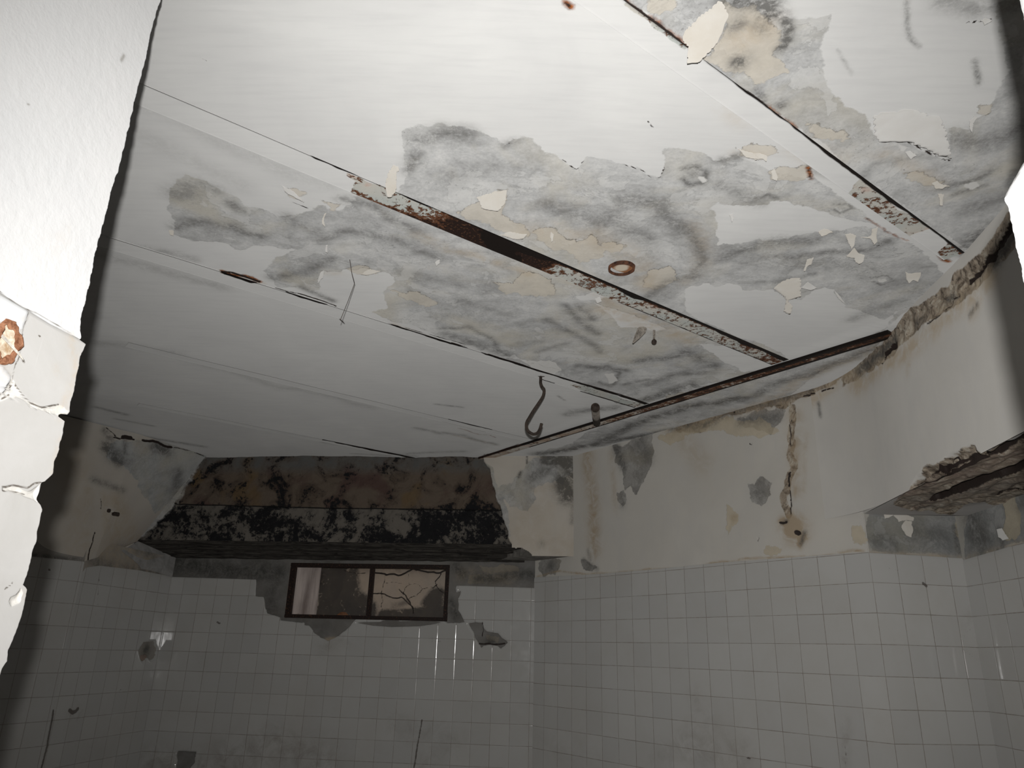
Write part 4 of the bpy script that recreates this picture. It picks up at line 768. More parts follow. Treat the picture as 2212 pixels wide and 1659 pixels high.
M_L = plaster_material('left_wall_tiles', base=(0.33, 0.31, 0.28), base2=(0.27, 0.25, 0.22), use=('cream', 'tan', 'mold_shade', 'grime', 'tcrack', 'crack_shade'), tile=(0.02, 0.15, 0.0983, 0.15), streak=(0, (1, 1, .4)), cream=(0.36, 0.25, 0.2))
left1 = wall('wall_left', wL1, -0.05, 1.115, -1.5, 0.70, .010, .010, fill_L1, M_L, lambda L: -sm(L.f['tile']/0.006)*0.004 + np.where((L.f['tile'] < 0) & (L.uv[:, 1] < .3), .012, 0))
def fill_L0(L):
    L.add('tile', [(-200,1150),(60,1202),(185,1214),(260,1220),(140,1900),(-300,1900)], rough=0)
    L.f['mold_shade'] = np.zeros(len(L.uv)); L.soft('mold_shade', [(40,1196),(185,1212)], .02, 1); L.f['tan'] = np.zeros(len(L.uv)); L.f['cream'] = np.full(len(L.uv), -.12); L.f['crack_shade'] = np.full(len(L.uv), -.12); L.f['grime'] = np.zeros(len(L.uv)); L.line('tcrack', [(103,1230),(104,1232)], .02); L.line('tcrack', [(100,1312),(98,1320)], .004)
left0 = wall('wall_left_near', wL0, 0.0, 3.6, -1.5, 1.53, .012, .012, fill_L0, M_L, lambda L: -sm(L.f['tile']/0.006)*0.004 - .012)
# bulging plaster cove in the left corner
ang_t = [(40,872),(135,897),(200,913),(300,938),(400,962),(430,972),(446,984)]
bots = [('L0', 20, 1193), ('L0', 100, 1206), ('L0', 180, 1213), ('L1', 205, 1206), ('L1', 235, 1200), ('L1', 262, 1190), ('U', 296, 1170)]
WM = {'L0': wL0, 'L1': wL1, 'U': wU}
T3 = np.array([on_z(x, y, CEIL+.004) for x, y in ang_t])
B3 = np.array([on_wall(x, y, WM[k].c, WM[k].ang) for k, x, y in bots])
for A_ in (T3, B3): A_[4] = A_[3]*.667+A_[6]*.333; A_[5] = A_[3]*.333+A_[6]*.667
nn = 150; mmv = 170; tt = np.linspace(0, 1, nn)*(len(T3)-1)
def lerp(A, t): i = np.minimum(t.astype(int), len(A)-2); w_ = (t-i)[:, None]; return A[i]*(1-w_)+A[i+1]*w_
Tt, Bb = lerp(T3, tt), lerp(B3, tt); ss = np.linspace(0, 1, mmv)[None, :, None]
G = Tt[:, None]*(1-ss)+Bb[:, None]*ss
# follow the broken edge of the hole on the right
class Proj:
    def hit(s, x, y): return (x, y)
def proj(P): z = P@Fv; return np.stack([1106+FPX*(P@Rv)/z, 829.5-FPX*(P@Uv)/z], -1)
Gf = G.reshape(-1, 3); toC = -Gf/np.linalg.norm(Gf, axis=1)[:, None]
Gf = Gf + toC*0.012
px_ = proj(Gf)/400.0          # outlines are looked up through the point each vertex stands for
LU = Layers(PX(), px_)
LU.add('peel', [(270,1010),(300,1040),(305,1065),(320,1080),(330,1100),(335,1110),(400,1060),(450,1000),(440,970),(330,955),(250,950),(235,965),(230,990),(255,995)], rough=.1)
for p, w_, a in [([(230,965),(245,985),(258,995)], .035, 1.3), ([(335,965),(360,975)], .03, 1.2), ([(225,930),(240,950)], .02, .8), ([(385,1020),(380,1060)], .03, .8), ([(200,1035),(240,1050),(265,1058)], .02, .7), ([(270,950),(270,980)], .012, .9), ([(260,1190),(300,1200)], .05, .5), ([(410,965),(440,975)], .02, .8)]: LU.soft('mold_shade', p, w_, a)
for p, w_, a in [([(190,1060),(185,1150)], .04, .7), ([(225,1075),(235,1150)], .03, .8), ([(250,1080),(285,1160)], .05, .8), ([(262,1140),(240,1200)], .08, .8), ([(300,960),(310,970)], .03, .6), ([(160,1000),(175,1190)], .10, .5)]: LU.soft('tan', p, w_, a)
LU.f['crack_shade'] = np.full(len(px_), -.12); LU.f['rubble'] = np.full(len(px_), -.12)
for p, w_ in [([(245,945),(268,946),(290,950)], .008), ([(266,944),(282,946)], .022), ([(308,951),(345,958),(370,966)], .013), ([(370,966),(412,972)], .004), ([(217,1078),(218,1100)], .004), ([(205,1150),(190,1210)], .006), ([(228,923),(250,943)], .005), ([(420,978),(440,985)], .004)]: LU.line('crack_shade', p, w_)
M_UL = plaster_material('corner_plaster', base=(0.52, 0.49, 0.44), base2=(0.47, 0.435, 0.39), use=('peel', 'tan', 'mold_shade', 'crack_shade'), grey=((0.26, 0.26, 0.255), (0.40, 0.405, 0.40), (0.47, 0.475, 0.465)), streak=(0, (1, 1, .4)))
dent = np.exp(-((px_[:, 0]-232/400)**2/.004+(px_[:, 1]-1045/400)**2/.0012))*.02
Gf = Gf - toC*dent[:, None]
mesh_np('wall_left_corner', Gf, grid(nn, mmv), M_UL, LU.f, px_, kind='structure')
# fillet below the corner, left end of the soffit
M_fil = simple('grey_render', (0.19, 0.185, 0.18), (0.30, 0.295, 0.285), 9, 0.9, 0.7, .004)
A_ = on_wall(298,1169,wU.c,wU.ang); B_ = on_wall(262,1190,wL1.c,wL1.ang); C_ = on_wall(300,1232,wL1.c,wL1.ang); D_ = on_wall(370,1246,wB.c,wB.ang); E_ = on_wall(380,1205,wB.c,wB.ang); F_ = on_wall(330,1196,wL1.c,wL1.ang)
toward = lambda p, d: p-p/np.linalg.norm(p)*d
n_ = 24; s_, t_ = np.meshgrid(np.linspace(0, 1, n_), np.linspace(0, 1, n_), indexing='ij'); s_, t_ = s_.ravel()[:, None], t_.ravel()[:, None]
Ff = (1-s_)*(1-t_)*toward(A_, .01)+(1-s_)*t_*toward(B_, .012)+s_*(1-t_)*toward(E_, .04)+s_*t_*toward(C_*.0+on_wall(372,1247,wB.c,wB.ang), .02)
bul = (t_*(1-t_)*4)*.03; Ff = Ff - Ff/np.linalg.norm(Ff, axis=1)[:, None]*bul
Mid = toward(C_, .015)
w_l = (1-np.abs(2*s_-1))*t_; Ff = Ff*(1-w_l*.8)+Mid*w_l*.8
mesh_np('wall_left_fillet', Ff, grid(n_, n_), M_fil, kind='structure')

# --- near doorway: left jamb with ragged edge
edge_px = [(352,-20),(346,5),(341,20),(325,75),(315,130),(300,185),(290,220),(278,280),(255,370),(240,420),(228,465),(225,480),(207,545),(192,625),(175,690),(166,729),(176,732),(181,743),(176,755),(170,772),(159,825),(152,860),(145,890),(138,896),(126,893),(118,897),(122,902),(135,910),(133,931),(125,971),(124,960),(114,996),(110,1023),(93,1040),(84,1043),(80,1062),(75,1082),(83,1090),(87,1102),(84,1123),(74,1168),(63,1210),(54,1243),(45,1267),(56,1270),(50,1300),(36,1355),(23,1382),(13.5,1406),(12.6,1428),(0,1445),(-12,1480),(-30,1560),(-60,1700)]
ep = np.array([wJ.hit(x, y) for x, y in edge_px]); o_ = np.argsort(ep[:, 1]); ep = ep[o_]
tile_top = lambda u: .546
zz = np.arange(-0.45, 1.50, 0.0035); ue = np.interp(zz, ep[:, 1], ep[:, 0])
rng = np.random.RandomState(3); ue = ue + np.convolve(rng.randn(len(zz)+8)*.0022, np.ones(5)/5, 'same')[4:-4]
cols = 1-np.linspace(0, 1, 150)**1.3
UU = ue[:, None]-0.60*(1-cols)[None, ::1]*1.0
ZZ = np.broadcast_to(zz[:, None], UU.shape)
uvj = np.stack([UU.ravel(), ZZ.ravel()], 1); LJ = Layers(wJ, uvj)
LJ.add('tile', [(-600,282),(-10,626),(57,669),(110,702),(168,731),(300,805),(300,1800),(-600,1800)], rough=.01)
LJ.add('glaze', [(-200,540),(0,641),(50,668),(57,675),(48,700),(42,713),(30,705),(10,700),(-40,680),(-200,620)], [(-120,790),(0,792),(12,806),(19,815),(10,845),(0,848),(-120,840)], rough=.01)
LJ.add('chip', [(20,815),(27,830),(52,865),(85,880),(122,873),(125,875),(145,890),(118,897),(100,893),(60,880),(30,858),(12,860),(0,866),(-60,900),(-60,880),(0,850)], [(0,1050),(30,1050),(55,1062),(84,1043),(75,1085),(65,1078),(40,1068),(0,1060)], [(18,1290),(30,1285),(40,1270),(45,1280),(38,1302),(20,1310),(15,1300)], rough=.08)
for p, w_ in [([(27,828),(52,862),(85,881),(122,874)], .0022), ([(0,1052),(28,1049),(55,1054),(70,1044),(84,1042)], .0025), ([(57,672),(48,700),(42,750),(26,800),(18,845)], .0018), ([(0,862),(16,855),(22,834)], .002), ([(6,1272),(20,1262),(22,1258)], .0022), ([(0,1060),(50,1068)], .0015), ([(-5,626),(57,668),(168,731)], .0015), ([(80,725),(82,727)], .003), ([(44,780),(48,783)], .003)]: LJ.line('crack_shade', p, w_, rough=.05)
for p, w_, a in [([(150,730),(160,780),(150,850)], .012, 1), ([(140,860),(125,900)], .010, .8), ([(135,520),(120,530)], .02, .4), ([(150,500)], .015, .35), ([(0,806),(5,815)], .012, .9), ([(125,950),(110,1020)], .008, .7), ([(40,1290),(52,1280)], .008, .6), ([(30,700),(45,690)], .006, .6), ([(115,795),(125,815)], .008, .5)]: LJ.soft('tan', p, w_, a)
LJ.soft('mold_shade', [(268,120),(262,130)], .004, .7); LJ.soft('mold_shade', [(60,225)], .002, .8)
tj = NT('jamb_paint'); tj.dr = 0.0; n1 = tj.noise(2.5, 4, .6); cj = tj.mix(tj.ramp(n1, .35, .65), (0.81, 0.81, 0.81), (0.76, 0.765, 0.77)); hj = tj.math('ADD', tj.math('MULTIPLY', tj.noise(45, 4, .55), .5), tj.math('MULTIPLY', tj.noise(140, 2, .5), .12))
tmk = tj.ramp(tj.attr('tile'), -.001, .001); tcj = tj.mix(tj.ramp(tj.noise(7, 6, .6, .4), .38, .66), (0.61, 0.60, 0.585), (0.56, 0.55, 0.53)); sc_ = tj.ramp(tj.noise(22, 3, .5, stretch=(0, (1, 1, .12))), .69, .73); tcj = tj.mix(tj.math('MULTIPLY', sc_, .5), tcj, (.80, .80, .79))
cj = tj.mix(tmk, cj, tcj); gz = tj.ramp(tj.attr('glaze'), -.001, .001); cj = tj.mix(gz, cj, (0.76, 0.77, 0.78)); ch = tj.ramp(tj.attr('chip'), -.001, .001); cj = tj.mix(ch, cj, (0.76, 0.74, 0.70))
cj = tj.mix(tj.math('MULTIPLY', tj.attr('tan'), tj.math('MULTIPLY', tj.ramp(tj.noise(40, 5, .7), .35, .65), .35)), cj, (0.60, 0.44, 0.26)); cj = tj.mix(tj.attr('mold_shade'), cj, (.3, .28, .25))
spj = tj.ramp(tj.noise(38, 5, .8), .76, .79); cj = tj.mix(tj.math('MULTIPLY', spj, .5), cj, (.35, .33, .30)); cr = tj.ramp(tj.attr('crack_shade'), -.0012, .0004); cj = tj.mix(cr, cj, (.16, .14, .12))
inv = tj.math('SUBTRACT', 1.0, tj.math('MULTIPLY', tmk, .75)); hj = tj.math('MULTIPLY', hj, inv); hj = tj.math('ADD', hj, tj.math('MULTIPLY', tj.math('MULTIPLY', tj.noise(60, 5, .7), ch), .6))
M_J = tj.finish(cj, .7, tj.bump(hj, .9, .003), .2)
dj = -sm(LJ.f['tile']/.004)*.004 - sm(LJ.f['glaze']/.003)*.003 + sm(LJ.f['chip']/.006)*.003
back_u = dj.reshape(UU.shape); back_u[:, :1] += .002
Pj = wJ.pos(uvj[:, 0], uvj[:, 1], dj)
nz_, nc_ = UU.shape
# rounded return: end face going left
ext = [Pj.reshape(nz_, nc_, 3)]
end = wJ.pos(ue, zz, 0.0)
Pe = end + np.array([-0.25, 0.012, 0]) ; Pe2 = end + np.array([-3.2, -0.10, 0])
allP = np.concatenate([Pj.reshape(nz_, nc_, 3)[:, ::-1], Pe[:, None], Pe2[:, None]], 1)
at_j = {}
for k, v in LJ.f.items():
    v = v.reshape(nz_, nc_)[:, ::-1]; at_j[k] = np.concatenate([v, np.full((nz_, 2), v.min())], 1).ravel()
jamb = mesh_np('wall_front_left', allP.reshape(-1, 3), grid(nz_, nc_+2), M_J, at_j, smooth=True, kind='structure')
# lower part and far side of the front wall
bm = bmesh.new(); add_box(bm, W3((-4.4, 1.02, -1.5)), (3.35, 0, 0), (0, .20, 0), (0, 0, 3.02)); add_box(bm, W3((-4.2, 1.0, -1.5)), (3.28, 0, 0), (0, .33, 0), (0, 0, 1.05))
bm_obj('wall_front_left_core', bm, simple('white_render', (0.6, 0.6, 0.58), (0.66, 0.66, 0.65), 8), parent=jamb, smooth=False)
# right jamb: straight shaft with a corbel that steps out below
YJ = 0.715
pj = [ray(x, y)*(yy/ray(x, y)[1]) for x, y, yy in ((2217,660,.733),(2175,450,.733),(2169,441,.732),(2167,433,.731),(2169,426,.730),(2171,418,.729),(2190,385,.722),(2212,347,.715),(2240,300,.705),(2226,110,.697),(2212,60,.696),(2198,0,.695))]
pz = [-1.5]+[p[2] for p in pj]+[1.5]; pxx = [pj[0][0]]+[p[0] for p in pj]+[pj[-1][0]]; pyy = [.733]+[p[1] for p in pj]+[.695]
o2 = np.argsort(pz); pz = np.array(pz)[o2]; pxx = np.array(pxx)[o2]; pyy = np.array(pyy)[o2]
zz2 = np.concatenate([np.linspace(-1.5, .2, 30), np.arange(.2, 1.5, .003)]); xe = np.interp(zz2, pz, pxx); ye = np.interp(zz2, pz, pyy)
xe = xe + np.where(zz2 > .2, np.convolve(rng.randn(len(zz2)+8)*.0007, np.ones(3)/3, 'same')[4:-4], 0)
ring = [np.stack([xe+a, ye-b, zz2], 1) for a, b in ((.030, .40), (.022, .25), (.015, .15), (.009, .08), (.004, .035), (.0015, .012), (.0, .003), (.003, .0))] + [np.stack([xe+1.6, ye+.02, zz2], 1)]
RJ = np.stack(ring, 1); RJ = RJ.reshape(-1, 3)
tz = {'tile': np.full(len(RJ), -.1), 'glaze': np.full(len(RJ), -.1), 'chip': np.full(len(RJ), -.1), 'crack_shade': np.full(len(RJ), -.1), 'tan': np.zeros(len(RJ)), 'mold_shade': np.zeros(len(RJ))}
jr = mesh_np('wall_front_right', RJ, grid(len(zz2), len(ring), flip=True), M_J, tz, kind='structure')
bm = bmesh.new(); add_box(bm, W3((0.70, .40, -1.5)), (2.1, 0, 0), (0, .28, 0), (0, 0, 3.0)); bm_obj('wall_front_right_core', bm, bpy.data.materials['white_render'], parent=jr, smooth=False)
bm = bmesh.new(); add_box(bm, W3((-4.8, .6, -1.56)), (8.2, 0, 0), (0, 6.6, 0), (0, 0, .06)); bm_obj('floor', bm, simple('floor_dust', (0.20, 0.18, 0.16), (0.32, 0.30, 0.27), 6), kind='structure', smooth=False)

# rusty electrical ring on the left jamb with a wire across
jn = np.array([-wJ.d[1], wJ.d[0]]); jn = jn if jn@wJ.c > 0 else -jn            # away from the camera side
def jp(x, y, off=0.0): u, v = wJ.hit(x, y); return W3(wJ.pos(np.array([u]), np.array([v]), off)[0])
cu, cv = wJ.hit(6, 740); bm = bmesh.new(); pts = []; rad = []
ra = abs(wJ.hit(33, 742)[0]-cu); rb = 0.038
for k in range(41):
    a = 2*math.pi*k/40; r_ = 1+.06*math.sin(3*a+1)+.04*math.sin(7*a); pts.append(W3(wJ.pos(np.array([cu+ra*.92*r_*math.cos(a)]), np.array([cv+rb*.9*r_*math.sin(a)]), -.007)[0])); rad.append(.0060+.0022*math.sin(5*a)+.001*math.sin(13*a))
tube(bm, pts, rad, 8)
M_or = rust_metal('orange_rust', light=(0.50, 0.42, 0.33), keep=0.44)
to = NT('bright_rust'); on = to.noise(70, 6, .7, .5); M_or = to.finish(to.mix(to.ramp(on, .38, .6), (0.13, 0.05, 0.025), (0.36, 0.18, 0.105)), .9, to.bump(on, .9, .003), .1)
ringo = bm_obj('box_ring', bm, M_or); tag(ringo, 'rusty ring of a wall box set in the tiled left door jamb', 'ring')
bm = bmesh.new(); n = 24; ctr = bm.verts.new(jp(6, 740, -.0055)); rr = [bm.verts.new(W3(wJ.pos(np.array([cu+ra*.86*math.cos(2*math.pi*k/n)]), np.array([cv+rb*.84*math.sin(2*math.pi*k/n)]), -.006+.001*math.sin(k*2.1))[0])) for k in range(n)]
for k in range(n): bm.faces.new((ctr, rr[k], rr[(k+1) % n]))
bx = bm_obj('plaster_fill', bm, simple('cream_fill', (0.36, 0.25, 0.15), (0.70, 0.66, 0.56), 55), parent=ringo)
bm = bmesh.new(); tube(bm, [jp(-14, 722, -.012), jp(0, 736, -.013), jp(14, 752, -.013), jp(28, 766, -.012), jp(40, 779, -.010)], [.0022, .0024, .0022, .0018, .0012], 8)
tag(bm_obj('wire_stub', bm, simple('wire_grey', (0.35, 0.32, 0.28), (0.65, 0.62, 0.56), 80)), 'short bare wire poking across the rusty ring on the door jamb', 'wire')

# ------------------------------------------------------------------ hook hanging from the ceiling
hz = CEIL+.004; hp = on_z(1168, 812, CEIL)
dist_h = lambda x, y: ray(x, y)*(hp[1]/ray(x, y)[1])          # the hook hangs in a plane across the room
hk_px = [(1169,812),(1168,820),(1168,828),(1171,836),(1175,841),(1175,849),(1172,858),(1163,872),(1152,888),(1143,903),(1138,912),(1137,921),(1140,930),(1147,936),(1153,938),(1160,936),(1165,930),(1168,922),(1170,915)]
H3 = [W3(dist_h(x, y)) for x, y in hk_px]; H3[0] = W3((*hp[:2], CEIL+.003))
def spline(pts, k=4):
    out = []; P = [Vector(p) for p in pts]
    for i in range(len(P)-1):
        p0, p1, p2, p3 = P[max(i-1, 0)], P[i], P[i+1], P[min(i+2, len(P)-1)]
        for j in range(k):
            t = j/k; out.append(.5*((2*p1)+(p2-p0)*t+(2*p0-5*p1+4*p2-p3)*t*t+(3*p1-p0-3*p2+p3)*t**3))
    out.append(P[-1]); return out
M_hook = simple('dark_iron', (0.022, 0.016, 0.013), (0.065, 0.048, 0.038), 60, .7, .7, .002)
hook = bpy.data.objects.new('ceiling_hook', None); col.objects.link(hook); hook.location = Vector(H3[0]); tag(hook, 'dark iron hook hanging from the ceiling beside the painted joist', 'hook')
bm = bmesh.new(); tube(bm, spline(H3), .0088, 12); hr = bm_obj('hook_rod', bm, M_hook); hr.parent = hook; hr.matrix_parent_inverse = Matrix.Translation(-hook.location)
bm = bmesh.new(); tube(bm, [Vector(H3[0])+Vector((-.018, 0, -.002)), Vector(H3[0])+Vector((0, 0, -.004)), Vector(H3[0])+Vector((.022, 0, -.003))], [.004, .007, .005], 8); st = bm_obj('staple', bm, M_hook); st.parent = hook; st.matrix_parent_inverse = Matrix.Translation(-hook.location)

# pipe stub hanging beside the wall beam
sp = on_z(1288, 916, CEIL); top_ = (sp[0], sp[1], CEIL+.0); 
d = ray(1286, 878); tip = d*(sp[1]*0.965/d[1])
a_ = np.array(on_z(1289, 914, CEIL-.012)); b_ = ray(1286, 880); b_ = b_*((CEIL-.10)/b_[2])
bm = bmesh.new(); tube(bm, [W3(a_), W3(a_*.5+b_*.5), W3(b_)], .025, 18)
stub = bm_obj('pipe_stub', bm, simple('stub_grey', (0.10, 0.09, 0.08), (0.24, 0.21, 0.18), 30)); tag(stub, 'short grey-brown pipe stub fixed at the wall beam, right of the hook', 'pipe')
ax = (b_-a_)/np.linalg.norm(b_-a_); bm = bmesh.new(); tube(bm, [W3(b_-ax*.022), W3(b_+ax*.004)], .0265, 18); bm_obj('end_cap', bm, M_hook, parent=stub)

# round rusty fitting in the ceiling
cc = np.mean([on_z(x, y, CEIL+.02)[:2] for x, y in ((1317,570),(1368,572),(1342,553),(1342,589))], 0)
bm = bmesh.new(); seg = 48; zr = float(vault(cc@Qd)); prof_r = [(.056, .004), (.054, -.010), (.049, -.013), (.046, -.008), (.044, .022)]
rings = [[bm.verts.new(W3((cc[0]+r_*math.cos(2*math.pi*k/seg)*(1+.02*math.sin(k)), cc[1]+r_*math.sin(2*math.pi*k/seg), zr+dz))) for k in range(seg)] for r_, dz in prof_r]
for A2, B2 in zip(rings, rings[1:]):
    for k in range(seg): bm.faces.new((A2[k], A2[(k+1) % seg], B2[(k+1) % seg], B2[k]))
fit_ = bm_obj('light_fitting', bm, simple('ring_rust', (0.022, 0.011, 0.008), (0.13, 0.055, 0.03), 50, .85, .9, .003)); tag(fit_, 'round rusty light fitting in the bare ceiling beside the exposed joist', 'light fitting')
bm = bmesh.new(); c0_ = bm.verts.new(W3((*cc, zr-.002))); rr = [bm.verts.new(W3((cc[0]+.046*math.cos(2*math.pi*k/seg), cc[1]+.046*math.sin(2*math.pi*k/seg), zr-.001))) for k in range(seg)]
for k in range(seg): bm.faces.new((c0_, rr[k], rr[(k+1) % seg]))
tp = NT('fitting_plate'); pn_ = tp.noise(22, 5, .6); gd = tp.n.new('ShaderNodeVectorMath'); gd.operation = 'DISTANCE'; tp.l.new(tp.tc(), gd.inputs[0]); gd.inputs[1].default_value = W3((*cc, zr)); ff = tp.ramp(tp.math('ADD', gd.outputs['Value'], tp.math('MULTIPLY', pn_, .02)), .032, .045)
bm_obj('base_plate', bm, tp.finish(tp.mix(ff, (0.42, 0.37, 0.30), (0.19, 0.085, 0.04)), .85, tp.bump(pn_, .5, .002), .2), parent=fit_)

# ------------------------------------------------------------------ loose paint flakes (parts of the ceiling)
M_flake = simple('cream_flake', (0.54, 0.51, 0.46), (0.58, 0.56, 0.52), 9, .7, .35, .0015); M_flake_w = simple('white_flake', (0.54, 0.53, 0.51), (0.58, 0.575, 0.56), 9, .7, .35, .0015)
def flake(outline, hinge, lift, label, mat=None, th=.0022, surf='c', parent=None, rough=.08, seed=1):
    """a scale of paint with the traced outline: attached along the hinge side, hanging away at the opposite end"""
    pts = frac(outline, True, rough, 2, seed)
    if surf == 'c':
        P = np.array([[*(lambda pq: (pq[0]*Pd[0]+pq[1]*Qd[0], pq[0]*Pd[1]+pq[1]*Qd[1]))(cs.hit(*p))] for p in pts]); hq = cs.hit(*hinge[0]); hq2 = cs.hit(*hinge[1])
        h0 = np.array([hq[0]*Pd[0]+hq[1]*Qd[0], hq[0]*Pd[1]+hq[1]*Qd[1]]); h1 = np.array([hq2[0]*Pd[0]+hq2[1]*Qd[0], hq2[0]*Pd[1]+hq2[1]*Qd[1]])
    else:
        P = np.array([surf.hit(*p) for p in pts]); h0 = np.array(surf.hit(*hinge[0])); h1 = np.array(surf.hit(*hinge[1]))
    ax_ = h1-h0; ll = np.linalg.norm(ax_); ax_ = ax_/ll
    # fill the outline with a fine triangulated net so that it can curl
    mn, mx_ = P.min(0), P.max(0); st_ = max(.004, (mx_-mn).max()/26)
    gx = np.arange(mn[0]-st_, mx_[0]+st_*2, st_); gy = np.arange(mn[1]-st_, mx_[1]+st_*2, st_); GX, GY = np.meshgrid(gx, gy, indexing='ij'); Gp = np.stack([GX.ravel(), GY.ravel()], 1)
    sd = sdf_poly(Gp, P, clip=1.0); k_ = sd > -st_*.72
    # pull outer points onto the outline
    A = P; B = np.roll(P, -1, 0)
    for idx in np.where(k_ & (sd < st_*.15))[0]:
        g = Gp[idx]; e = B-A; t = np.clip(((g-A)*e).sum(1)/np.maximum((e*e).sum(1), 1e-12), 0, 1); c = A+t[:, None]*e; j = np.argmin(((c-g)**2).sum(1)); Gp[idx] = c[j]
    f = grid(len(gx), len(gy), k_)
    if len(f) == 0: return
    used = np.unique(f); mp = -np.ones(len(Gp), int); mp[used] = np.arange(len(used)); f = mp[f]; Q2 = Gp[used]
    s = np.clip((Q2-h0)@ax_/ll, 0, 1.05)
    rr_ = random.Random(seed); curl = lift*(s**1.8) + .15*lift*np.sin(s*9+rr_.uniform(0, 6))*s + .0012
    if surf == 'c':
        z0 = vault(Q2@Qd)-.001
        bot = np.concatenate([Q2, (z0-curl-th)[:, None]], 1); top = np.concatenate([Q2, (z0-curl)[:, None]], 1)
        # follow the line of sight so that the scale, now nearer, keeps its outline and size
        bot *= ((z0-curl-th)/z0)[:, None]**0; 
        sc2 = ((z0-curl)/z0)[:, None]; top[:, :2] *= sc2; bot[:, :2] *= sc2
    else:
        top = surf.pos(Q2[:, 0], Q2[:, 1], -curl); bot = surf.pos(Q2[:, 0], Q2[:, 1], -curl-th)
    V = np.concatenate([top, bot]); N = len(Q2); ed = {}
    for q in f:
        for a, b in zip(q, np.roll(q, -1)):
            if (b, a) in ed: ed.pop((b, a))
            else: ed[(a, b)] = 1
    F = [tuple(q) for q in f]+[tuple(q[::-1]+N) for q in f]+[(b, a, a+N, b+N) for a, b in ed]
    o = mesh_np('paint_flake', V, F, mat or M_flake, smooth=True, parent=parent or ceiling)
    if label: o['label'] = label
    return o
c8 = lambda L_: [(1300+x/4.424, y/4.424) for x, y in L_]
c3 = lambda L_: [(1480+x/1.9986, y/1.9986) for x, y in L_]
flake(c8([(1110,5),(1150,15),(1180,60),(1210,130),(1170,230),(1130,340),(1080,430),(1010,510),(930,590),(815,602),(825,440),(780,400),(770,350),(830,250),(930,150),(1020,90)]), ((1555,10),(1495,130)), .028, 'largest cream paint flake, hanging over the nearest joist', seed=2)
flake(c3([(810,500),(850,480),(960,470),(1100,500),(1130,560),(1150,680),(1090,668),(1040,640),(970,608),(900,605),(835,608),(815,580)]), ((1935,235),(1965,325)), .014, 'wide white flake with a dark shadow along its lower edge', M_flake_w, seed=3)
flake([(838,372),(850,355),(860,359),(863,367),(856,375),(857,408),(846,424),(839,427),(836,440),(834,408)], ((850,358),(838,438)), .030, 'narrow cream flake hanging across the exposed joist', seed=4)
flake(c3([(380,1245),(435,1205),(500,1200),(500,1280),(445,1285),(465,1320),(455,1355),(425,1345),(435,1290)]), ((1720,602),(1705,676)), .020, None, seed=5)
for i, (o_l, h_, lf, m_) in enumerate([
    (c3([(690,1010),(712,1005),(738,1015),(728,1060),(718,1075)]), ((1835,505),(1840,537)), .012, 0), (c3([(758,1022),(800,1018),(805,990),(832,978),(830,1040),(815,1055),(800,1028)]), ((1880,492),(1888,527)), .012, 0),
    (c3([(695,1105),(730,1068),(748,1090),(775,1100),(770,1125),(755,1140),(735,1130),(730,1110)]), ((1845,535),(1862,570)), .012, 0), (c3([(950,1170),(975,1180),(1018,1175),(1005,1215),(985,1205),(965,1222),(955,1205)]), ((1965,588),(1970,610)), .010, 0),
    (c3([(1065,790),(1085,780),(1100,790),(1142,802),(1110,812),(1080,812)]), ((2040,393),(2030,406)), .008, 0), (c3([(1090,835),(1118,838),(1112,885),(1100,885),(1098,860)]), ((2035,418),(2033,442)), .010, 0),
    (c3([(1228,520),(1250,500),(1262,505),(1245,530),(1240,570),(1230,560)]), ((2105,255),(2100,285)), .008, 1), (c3([(575,1000),(600,985),(640,1000),(610,1012),(588,1020)]), ((1790,496),(1778,508)), .006, 0),
    (c3([(510,1165),(525,1120),(555,1108),(545,1140),(525,1150),(515,1172)]), ((1755,556),(1738,586)), .006, 0), (c3([(270,668),(320,660),(355,672),(350,695),(330,680),(305,690),(285,678)]), ((1640,333),(1640,346)), .007, 0),
    (c3([(190,925),(205,922),(210,940),(202,958)]), ((1578,462),(1581,478)), .010, 1), (c3([(370,740),(385,725),(400,760),(395,780),(375,770)]), ((1672,365),(1672,390)), .006, 0), (c3([(500,1240),(530,1215),(568,1240),(540,1252)]), ((1745,610),(1750,625)), .006, 1),
    (c3([(645,1255),(662,1270),(690,1310),(670,1295)]), ((1802,628),(1824,655)), .006, 1), (c3([(950,655),(975,650),(1000,668),(975,685),(960,672)]), ((1970,325),(1968,342)), .006, 1), (c3([(1275,85),(1300,78),(1328,85),(1290,105)]), ((2130,42),(2122,52)), .006, 1),
    ([(700,462),(706,458),(702,490),(696,482)], ((703,460),(699,488)), .010, 0), ([(692,588),(700,583),(698,600),(686,612)], ((700,583),(688,610)), .006, 1), ([(780,592),(795,582),(822,585),(800,592)], ((800,582),(798,593)), .006, 0),
    ([(704,529),(708,528),(708,545),(703,543)], ((706,528),(706,545)), .008, 1), ([(940,565),(950,560),(950,568),(943,574)], ((948,560),(944,574)), .006, 1), ([(1190,500),(1196,505),(1194,520),(1191,522)], ((1194,500),(1192,521)), .010, 0),
    ([(365,497),(376,497),(375,508),(368,506)], ((370,497),(371,507)), .006, 0), ([(1075,508),(1100,500),(1138,505),(1130,515),(1100,512)], ((1100,500),(1120,514)), .006, 0), ([(610,400),(640,418),(665,440),(640,428),(615,412)], ((620,405),(660,438)), .006, 1),
    ([(1030,425),(1070,412),(1095,410),(1090,440),(1075,455),(1040,448)], ((1090,415),(1040,446)), .008, 0), ([(1590,318),(1630,330),(1640,345),(1610,338)], ((1600,320),(1630,342)), .005, 0),
    ([(1655,845),(1668,842),(1672,862),(1663,873),(1655,860)], ((1660,842),(1662,872)), .012, 0), ([(1285,645),(1296,640),(1300,650),(1290,655)], ((1296,640),(1288,654)), .004, 1)]):
    flake(o_l, h_, lf, None, M_flake_w if m_ else M_flake, seed=20+i)
